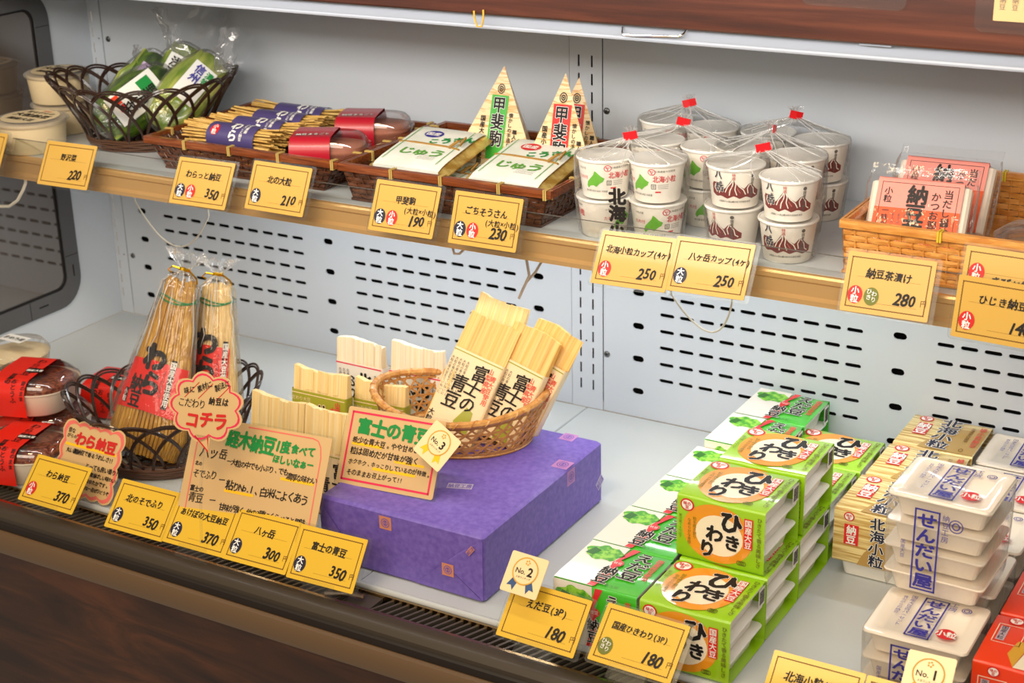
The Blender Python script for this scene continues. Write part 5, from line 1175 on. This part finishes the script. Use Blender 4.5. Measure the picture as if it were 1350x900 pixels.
# ---------------------------------------------------------------- thin wood (kyogi) wrapped packs
woodmat('kyogi', (236, 196, 124), (246, 216, 150), (250, 230, 182), (420, 60, 4), .45, .1)
woodmat('kyogi_pale', (234, 210, 172), (244, 230, 202), (248, 240, 224), (420, 60, 4), .45, .1)
M('sleeve_cream', (246, 220, 176), .45, coat=.15); M('sleeve_white', (238, 230, 224), .45, coat=.15); M('sleeve_olive', (164, 164, 50), .45, coat=.15)
noisemat('kyogi_amber', (232, 178, 92), (246, 206, 130), (420, 60, 4), 1, 5, .42, lo=.35, hi=.65)
def kyogi(mx, w, h, wood, slv, label, style, group, seed=0, frac=.66, th=.017):
    t = thing('wood_wrapped_pack', label, 'food pack', mx=mx, group=group); R = random.Random(seed)
    ph = R.uniform(0, 9); am = .0016
    def off(u): return am*sin(u*w*150+ph)+am*.6*sin(u*w*390+ph*2)
    def topz(u): return h+.0022*sin(u*6+ph)-.0025*u
    mb = MB(); n = 18
    for sgn in (-1, 1):
        mb.grid(lambda u, v: ((u-.5)*w*(1-.03*v), sgn*(th/2*(1-max(0, v-.45)**1.3*1.15))+off(u)*v*(1 if sgn < 0 else .6), v*topz(u)), n, 10, wood)
    ring_ = []
    mb.grid(lambda u, v: ((u-.5)*w*.97, (-1+2*v)*(th/2*(1-.55**1.3*1.15))+off(u)*(1-.4*v), topz(u)), n, 1, wood)
    for sx_ in (0, 1): mb.grid(lambda u, v: ((sx_-.5)*w*(1-.03*v), (-1+2*u)*(th/2*(1-max(0, v-.45)**1.3*1.15))+off(sx_)*v*(1-.4*u), v*topz(sx_)), 2, 10, wood)
    mb.build('wood_wrapper', t, True)
    # creased layers of shaved wood, proud of the wrapper
    mb = MB()
    for i in range(6):
        x = R.uniform(-.46, .40)*w; ww = R.uniform(.004, .012)
        mb.grid(lambda u, v: (x+ww*u, -(th/2*(1-max(0, (frac+.01+(1-frac)*v*.97)-.45)**1.3*1.15))+off((x+ww*u)/w+.5)*(frac+(1-frac)*v)-.0006, (frac+.01+(.985-frac)*v)*h), 2, 4, wood)
    mb.build('wood_ply', t)
    zs = h*frac
    mb = MB(); mb.loft([rr_ for rr_ in ([(x, y, z) for x, y in rrect(w*1.012, th*(1.10 if z > .005 else 1.04), .004, 3)] for z in (.0015, zs*.5, zs))], slv); sl = mb.build('sleeve', t, True)
    F = plane((0, -th*.552, 0), (1, 0, 0), (0, 0, 1))
    mb = MB(); k = Ink(mb, F)
    if style == 'fuji':
        k.rect(-w/2+.001, zs-.0042, w/2-.001, zs-.0028, 'sleeve_olive', 0); k.down('富士の', w*.12, zs-.010, .0225, 'ink_black', 2, .022, gap=.93, jit=.09, shear=.12); k.down('青豆', -w*.16, zs-.030, .0235, 'ink_black', 2, .022, jit=.09, shear=.12)
        k.down('山梨県産', w*.31, zs-.008, .0085, 'red_rose', 1, .02); k.down('青大豆使用', w*.40, zs-.016, .0080, 'red_rose', 1, .02)
        for i in range(5): k.down('大粒の青大豆をていねいに', -w*.44+i*.0055, zs-.012, .0044, 'ink_grey', 1)
        k.poly([(w*.02, zs-.088), (w*.16, zs-.066), (w*.30, zs-.070), (w*.34, zs-.098), (w*.05, zs-.10)], 'sleeve_olive', 1); k.down('大粒', -w*.42, zs-.085, .009, 'ink_black', 1, .02)
    elif style == 'kita':
        k.rect(-w/2+.001, zs-.0030, w/2-.001, zs-.0012, 'ink_pink', 0); k.down('北のそで', w*.12, zs-.010, .0220, 'ink_black', 2, .05, jit=.1, sx=1.2); k.down('ふり', -w*.14, zs-.016, .018, 'ink_black', 2, .03, jit=.1)
        for i in range(3): k.down('北海道産の大豆', -w*.40+i*.0065, zs-.009, .0052, 'ink_grey', 1); k.down('大粒納豆', w*.36, zs-.010, .006, 'ink_grey', 1)
    elif style == 'olive':
        k.rect(-w/2+.001, zs-.0046, w/2-.001, zs-.0034, 'sleeve_cream', 0); k.down('八ヶ岳', w*.08, zs-.012, .0230, 'ink_black', 3, .03, outline='sleeve_cream', ob=.05); k.down('山梨県産大豆', w*.36, zs-.006, .0085, 'red_rose', 1, .05); k.down('大粒大豆', w*.27, zs-.014, .0085, 'red_rose', 1, .05); k.text('こだわり大豆', -w*.34, zs-.011, .0062, 'sleeve_cream', 1)
    mb.build('printing', sl); return t
def stand(x, y, z, lean=.15, yaw=0, roll=0): return T(x, y, z) @ Rz(yaw) @ Matrix.Rotation(roll, 4, 'Y') @ Matrix.Rotation(-lean, 4, 'X')
GK = 'thin wood wrapped packs standing on the deck'
kyogi(stand(-.2270, -.4520, .0010, .10), .088, .140, 'kyogi', 'sleeve_cream', 'plain wood wrapped pack right behind the large sign, left one', 'fuji', GK, 1, .60)
kyogi(stand(-.1360, -.4540, .0010, .10, .03), .088, .140, 'kyogi', 'sleeve_cream', 'plain wood wrapped pack behind the large sign, right one', 'fuji', GK, 2, .60)
kyogi(stand(-.2060, -.3880, .0010, .10), .088, .157, 'kyogi', 'sleeve_olive', 'wood wrapped pack with an olive green sleeve, left one of two', 'olive', GK, 3, .81)
kyogi(stand(-.1310, -.3560, .0010, .08, .03), .080, .144, 'kyogi', 'sleeve_olive', 'wood wrapped pack with olive sleeve half hidden by the hex woven basket', 'olive', GK, 4, .82)
kyogi(stand(-.2110, -.2830, .0010, .05, -.02), .078, .165, 'kyogi_pale', 'sleeve_white', 'pale wood pack with white sleeve and brush writing, left one', 'kita', GK, 5, .80)
kyogi(stand(-.1240, -.2760, .0010, .05, .02), .084, .169, 'kyogi_pale', 'sleeve_white', 'pale wood pack with white sleeve, right one beside the hex woven basket', 'kita', GK, 6, .78)
GW = 'wood wrapped packs leaning in the hex woven basket'
KB = BH+.0075
kyogi(stand(-.0235, -.3590, KB, .44, .06, .28), .073, .163, 'kyogi_amber', 'sleeve_cream', 'large cream wood wrapped pack leaning at the front of the hex woven basket', 'fuji', GW, 7, .70)
kyogi(stand(-.0170, -.3180, KB+.006, .36, .04, .18), .072, .166, 'kyogi', 'sleeve_cream', 'wood wrapped pack standing rearmost and tallest in the hex woven basket', 'fuji', GW, 8, .70)
kyogi(stand(.0290, -.3340, KB+.002, .40, -.02, .28), .070, .150, 'kyogi_amber', 'sleeve_cream', 'second cream wood wrapped pack leaning behind the front one', 'fuji', GW, 9, .68)
kyogi(stand(.0440, -.3020, KB+.012, .36, -.04, .34), .066, .138, 'kyogi_amber', 'sleeve_cream', 'rightmost wood wrapped pack in the hex woven basket', 'fuji', GW, 10, .68)

# ---------------------------------------------------------------- light hex-woven basket
woodmat('cane', (176, 112, 52), (206, 146, 76), (226, 178, 108), (90, 90, 90), .4, .3); M('cane_strip', (196, 138, 72), .42, coat=.3)
hb = thing('hexwoven_basket', 'light hex woven bamboo basket on top of the purple box', 'basket', (-.0200, -.3300, BH+.0004), .32)
HA, HBb, HH_ = .112, .086, .052
def hexP(a, z, o=0):
    f = .80+.20*(z/HH_)**.8; rise = 1+.28*abs(cos(a))**2*(z/HH_)
    return Vector(((HA*f+o)*cos(a), (HBb*f+o)*sin(a), z*rise))
mb = MB()
def ribbon(mb, pts, nr, w, mat, th=.0006):
    vs = []; fs = []
    for i, p in enumerate(pts):
        a = pts[max(0, i-1)]; b = pts[min(len(pts)-1, i+1)]; t_ = (b-a).normalized(); n_ = nr(p); s_ = t_.cross(n_).normalized()
        for q in (-1, 1): vs.append(p+s_*w/2*q+n_*th)
        for q in (1, -1): vs.append(p+s_*w/2*q-n_*th)
    for i in range(len(pts)-1):
        for j in range(4): fs.append((i*4+j, i*4+(j+1) % 4, i*4+4+(j+1) % 4, i*4+4+j))
    mb.add(vs, fs, mat)
nrm = lambda p: Vector((p.x/HA**2, p.y/HBb**2, 0)).normalized()
ND = 40
for d_ in (1, -1):
    for i in range(ND):
        a0 = 2*pi*i/ND; pts = [hexP(a0+d_*.55*s_, .002+(HH_-.004)*s_, .0007*d_) for s_ in [j/8 for j in range(9)]]; ribbon(mb, pts, nrm, .0024, 'cane_strip')
mb.build('diagonal_strips', hb, kind='stuff')
for j in range(5):
    mb = MB(); z = .006+(HH_-.012)*j/4; ribbon(mb, [hexP(2*pi*i/64, z) for i in range(65)], nrm, .0026, 'cane_strip'); mb.build('hoop', hb)
mb = MB(); pts = [hexP(2*pi*i/80, HH_) for i in range(80)]
mb.tube(pts, .0048, 'cane', 8, closed=True); pts2 = [hexP(2*pi*i/400, HH_)+nrm(hexP(2*pi*i/400, HH_))*.0042*cos(i*.55)+Vector((0, 0, .0042*sin(i*.55))) for i in range(400)]
mb.build('rim', hb, True); mb = MB(); mb.tube(pts2, .0014, 'cane', 4, closed=True); mb.build('rim_wrapping', hb, True)
mb = MB(); mb.tube([hexP(2*pi*i/60, .0025) for i in range(60)], .0026, 'cane', 6, closed=True)
for i in range(24):
    a = 2*pi*i/24; mb.tube([hexP(a, .002), hexP(pi-a if i % 2 else a+2.4, .002)], .0010, 'cane_strip', 4)
mb.build('woven_base', hb, True)

# ---------------------------------------------------------------- pyramid packs
pm = M('pyramid_wood', (244, 214, 160), .42, coat=.15); N, L, b = nodes(pm)
tc = N.new('ShaderNodeTexCoord'); mp = N.new('ShaderNodeMapping'); mp.inputs['Rotation'].default_value = (0, .12, 0); mp.inputs['Scale'].default_value = (1, 1, 7)
nz = N.new('ShaderNodeTexNoise'); nz.inputs['Scale'].default_value = 17; nz.inputs['Detail'].default_value = 3; nz.inputs['Distortion'].default_value = .4
rp = N.new('ShaderNodeValToRGB'); e = rp.color_ramp.elements; e[0].position = .44; e[0].color = lin((246, 218, 168)); e[1].position = .62; e[1].color = lin((246, 220, 172)); q = e.new(.53); q.color = lin((226, 166, 92)); q2 = e.new(.57); q2.color = lin((250, 228, 186))
L.new(tc.outputs['Object'], mp.inputs[0]); L.new(mp.outputs[0], nz.inputs['Vector']); L.new(nz.outputs['Fac'], rp.inputs[0]); L.new(rp.outputs[0], b.inputs['Base Color'])
M('panel_green', (70, 178, 60), .42); M('panel_red', (214, 40, 34), .42)
def pyramid(loc, rz, label, pan, lat, size=.115, hgt=.145):
    t = thing('pyramid_pack', label, 'food pack', loc, rz, 'pyramid packs with wood grain print')
    r = size/math.sqrt(3); bs = [(r*cos(radians(a)), r*sin(radians(a)), .0004) for a in (-150, -30, 90)]; ap = Vector((0, 0, hgt))
    mb = MB(); n = 8; B_ = [Vector(p) for p in bs]
    for i in range(3):
        p, q_ = B_[i], B_[(i+1) % 3]; nn = (q_-p).cross(ap-p).normalized()
        mb.grid(lambda u, v: (p+(q_-p)*u)*(1-v)+ap*v+nn*.003*sin(pi*u)*sin(pi*min(1, v*1.2))*(1-v), 8, 8, 'pyramid_wood')
    mb.add(B_, [(2, 1, 0)], 'pyramid_wood'); mb.build('carton', t, True)
    p, q_ = B_[0], B_[1]; mid = (p+q_)/2; U = (q_-p).normalized(); V = (ap-mid); Lh = V.length; V.normalize(); nn = U.cross(V)
    def F(u, v, l): s_ = min(.97, max(.0, v/Lh)); hw = (q_-p).length/2*(1-s_); return mid+U*u+V*v+nn*(.0005+.003*cos(pi/2*min(1, abs(u)/max(hw, .001)))*sin(pi*min(1, s_*1.2))*(1-s_)+l)
    mb = MB(); k = Ink(mb, F, .0002)
    k.ell(.0, Lh*.80, .0055, .0068, 'ink_black', 0, 20, ring=.2); k.ell(.0, Lh*.80, .0032, .0040, 'ink_black', 0, 16, ring=.4); k.ell(0, Lh*.80, .0012, .0015, 'ink_black', 0, 8)
    for rr_ in range(9): k.rect(-.0128, Lh*.745-.0095*(rr_+1), .0128, Lh*.745-.0095*rr_, pan, 0, 3)
    k.down('甲斐駒', .0, Lh*.735, .0225, 'ink_black', 3, .03, outline='ink_white', ob=.03, gap=1.0, sx=.9)
    k.down('国産'+lat+'大豆使用', -.0225, Lh*.56, .0082, 'ink_black', 1, .03); k.down('懐かしの手造り製法', .0195, Lh*.60, .0066, 'ink_black', 1, .02); k.down('職人仕込み', .0275, Lh*.46, .0066, 'ink_black', 1, .03)
    mb.build('front_print', t)
    p, q_ = B_[1], B_[2]; mid2 = (p+q_)/2; U2 = (q_-p).normalized(); V2 = (ap-mid2).normalized(); n2 = U2.cross(V2)
    mb = MB(); k = Ink(mb, lambda u, v, l: mid2+U2*u+V2*v+n2*(.0036+l)); k.down('富士の麓の納豆', -.002, .085, .0068, 'ink_black', 0, .03); k.ell(.012, .02, .005, .006, 'logo_red', 0, 14, ring=.2); mb.build('side_print', t)
    return t
pyramid((-.0830, -.0930, SZ+.0040), .02, 'tall pyramid pack with a green panel in the dark tray', 'panel_green', '大粒', .150, .148)
pyramid((.0270, -.1240, SZ+.0040), .05, 'front pyramid pack with a red panel in the dark tray', 'panel_red', '小粒', .124, .153)
pyramid((.0120, -.0600, SZ+.0040), .05, 'rear pyramid pack with a red panel, half hidden', 'panel_red', '小粒', .116, .134)

# ---------------------------------------------------------------- foil and paper wrapped packets
noisemat('gold_foil', (200, 156, 70), (240, 212, 130), (1, 1, 1), 60, 3, .28, .7, 90, .4, .6, metal=.55)
noisemat('packet_paper', (226, 232, 222), (240, 242, 234), (1, 1, 1), 30, 3, .45, .25, 60, .4, .6, bdist=.0006); M('tie_tan', (170, 130, 66), .45); M('print_green', (96, 160, 62), .5)
def packet(loc, eul, label, badge, w=.098, d=.132, th=.023):
    t = thing('wrapped_packet', label, 'food pack', (0, 0, 0), group='white packets over gold foil in the dark tray'); t.location = loc; t.rotation_euler = eul
    def ring_(x, f, hgt): return [(x, cos(a)*d/2*f*(1), hgt/2*(1+0)+sin(a)*hgt/2) for a in ()]
    def sect(x, f, g):
        return [(x, (d/2*f)*max(-1, min(1, 1.18*cos(a))), th/2+(th/2*g)*max(-1, min(1, 1.25*sin(a)))) for a in [2*pi*i/24 for i in range(24)]]
    mb = MB(); mb.loft([sect(-w/2-.010, .90, .10), sect(-w/2, .97, .55), sect(-w/2+.008, .985, .93), sect(0, .985, .95), sect(w/2-.008, .985, .93), sect(w/2, .97, .55), sect(w/2+.012, .92, .10)], 'gold_foil', True, True); mb.build('foil_wrap', t, True)
    mb = MB(); mb.loft([sect(-w/2+.000, 1.0, .80), sect(-w/2+.008, 1.0, 1), sect(0, 1.0, 1.03), sect(w/2-.006, 1.0, 1), sect(w/2+.000, .995, .82)], 'packet_paper'); o = mb.build('paper_sleeve', t, True)
    F = plane((0, 0, th*1.02), (1, 0, 0), (0, 1, 0)); mb = MB(); k = Ink(mb, F)
    k.rect(-w/2+.008, -d/2+.010, -w/2+.0092, d/2-.012, 'print_green', 0); k.rect(w/2-.0096, -d/2+.010, w/2-.0084, d/2-.012, 'print_green', 0)
    k.hand('じゅう', -.030, -.026, .024, 'print_green', 1, .04, sx=1.1); k.hand('こうさん', -.008, .010, .018, 'ink_green', 1, .06, rot=.35); k.ell(-.012, .034, .014, .011, badge, 1, 24); k.text('国産', -.012, .034, .011, 'ink_white', 2, .03)
    for i in range(4): k.rect(.004, -.045+.004*i, .030, -.0445+.004*i, 'ink_grey', 0)
    mb.build('printing', o)
    mb = MB(); mb.tube([(-w/2, .004, th*.95), (-w/4, .002, th*1.05), (w/4, .0, th*1.05), (w/2-.004, -.003, th*1.02), (w/2, -.003, th*.5)], .0011, 'tie_tan', 5, flat=1.8)
    mb.tube([(w/2-.018, -.004, th*1.07), (w/2-.010, .008, th*1.3), (w/2-.001, .014, th*1.42), (w/2-.004, .002, th*1.18)], .0017, 'tie_tan', 5, flat=1.6); mb.build('twist_tie', t, True); return t
packet((-.1250, -.1950, SZ+.0043), (0, 0, .10), 'lower foil wrapped packet under the left one', 'ink_blue')
packet((-.1430, -.1880, SZ+.0370), (.15, .02, .05), 'left foil and paper packet with a blue oval', 'ink_blue')
packet((.0120, -.2010, SZ+.0043), (0, 0, -.06), 'lower foil wrapped packet under the right one', 'logo_red')
packet((.0090, -.1940, SZ+.0370), (.15, .02, .03), 'right foil and paper packet with a red oval', 'logo_red')

# ---------------------------------------------------------------- contents of the right tray
M('paper_orange_sheen', (250, 160, 146), .5); M('paper_orange', (238, 92, 30), .5)  # the pink is the orange paper with its sheen put into the colour
def sachet(loc, eul, label, w=.118, h=.095, dp=.022):
    t = thing('tea_rice_pack', label, 'food pack', (0, 0, 0), group='clear packs with pink and orange paper inserts'); t.location = loc; t.rotation_euler = eul
    mb = MB(); mb.box(-w/2+.004, w/2-.004, -dp/2+.003, dp/2-.002, .002, h-.006, 'foam_warm', b=.003); mb.build('inner_pack', t, True)
    mb = MB(); mb.box(-w*.40, w*.40, -dp/2-.0008, -dp/2+.0006, .004, h*.58, 'paper_orange'); mb.box(-w*.40, w*.40, -dp/2-.0008, dp/2-.004, h-.0055, h-.0045, 'paper_orange_sheen'); mb.box(-w*.40, w*.40, -dp/2-.0008, -dp/2+.0006, h*.58, h-.0045, 'paper_orange_sheen'); o = mb.build('paper_insert', t)
    mb = MB(); k = Ink(mb, plane((0, -dp/2-.0009, 0), (1, 0, 0), (0, 0, 1))); k.frame(-w*.36, .008, w*.36, h-.010, .0006, 'ink_black', 0, n=2)
    k.down('納豆茶漬', -.002, h-.012, .0235, 'ink_black', 1, .04, gap=.94); k.down('当だし醤油', .032, h-.014, .0110, 'ink_black', 1, .02); k.down('かつお節の', .019, h-.018, .0110, 'ink_black', 1, .02); k.down('小粒', -.034, h-.016, .0095, 'ink_black', 1, .02); k.down('一味がおいしい', -.034, h-.040, .0080, 'ink_black', 1, .02)
    for i in range(3): k.down('まろやか仕立て', -.025+.0065*i, h-.046, .0045, 'ink_grey', 1)
    mb.build('printing', o)
    def rg(fx, fy, z, wob, n=36):
        out = []
        for i in range(n):
            a = 2*pi*i/n; q = wob*noise.noise(Vector((cos(a)*4, sin(a)*4+loc[1]*50, z*40))); cx = abs(cos(a))**.35*(1 if cos(a) > 0 else -1); cy = abs(sin(a))**.6*(1 if sin(a) > 0 else -1); out.append((cx*(w/2*fx+q), cy*(dp/2*fy+q), z))
        return out
    mb = MB(); mb.loft([rg(1.0, .4, .0005, 0), rg(1.03, 1.30, .006, .0008), rg(1.05, 1.45, h*.5, .0014), rg(1.05, 1.40, h-.010, .0014), rg(1.02, .9, h-.001, .0015), rg(1.0, .15, h+.004, .002), rg(.98, .04, h+.016, .004)], 'bag_film'); mb.build('film', t, True); return t
sachet((.5200, -.2350, SZ+.0100), (-.62, 0, .10), 'front clear pack with orange paper, its reflecting top painted pink, in the right tray')
sachet((.5200, -.1420, SZ+.0130), (-.66, 0, .05), 'rear clear pack with orange paper, its reflecting top painted pink, in the right tray')
def tub2(loc, label, r=.046, h=.045):
    t = thing('clear_cup', label, 'food pack', loc, group='film wrapped clear cups in the right tray')
    M('natto_brown', (196, 150, 92), .4)
    mb = MB(); mb.lathe([(.0001, .0002), (r*.80, .0002), (r*.82, .002), (r*.97, h*.8), (r*1.0, h*.82), (r*1.0, h*.86), (r*.97, h*.86)], 'clear_plastic', 36); mb.build('cup_body', t, True)
    mb = MB(); mb.lathe([(.0001, .002), (r*.79, .002), (r*.93, h*.70), (r*.6, h*.78), (.0001, h*.80)], 'natto_brown', 30); mb.build('filling', t, True)
    mb = MB(); mb.lathe([(r*1.02, h*.84), (r*1.03, h*.88), (r*.95, h*.92), (r*.90, h*1.04), (r*.80, h*1.08), (.0001, h*1.09)], 'clear_plastic', 36); mb.build('lid', t, True)
    mb = MB(); mb.loft([[(p[0]*(1+.08*noise.noise(Vector((p[0]*60, p[1]*60+loc[0]*30, z*50)))), p[1]*(1+.08*noise.noise(Vector((p[1]*60, p[0]*60, z*50)))), z) for p in oval_ring(q, q, z, 36, 2)] for q, z in ((r*.84, .0006), (r*1.05, h*.8), (r*1.06, h*1.0), (r*.8, h*1.2), (r*.4, h*1.32), (r*.05, h*1.36))], 'bag_film'); mb.build('film', t, True); return t
tub2((.6560, -.2180, SZ+.0060), 'front film wrapped clear cup at the right end of the shelf')
tub2((.6660, -.1050, SZ+.0060), 'rear film wrapped clear cup at the right end of the shelf')
bpy.data.objects.remove(_to, do_unlink=True)
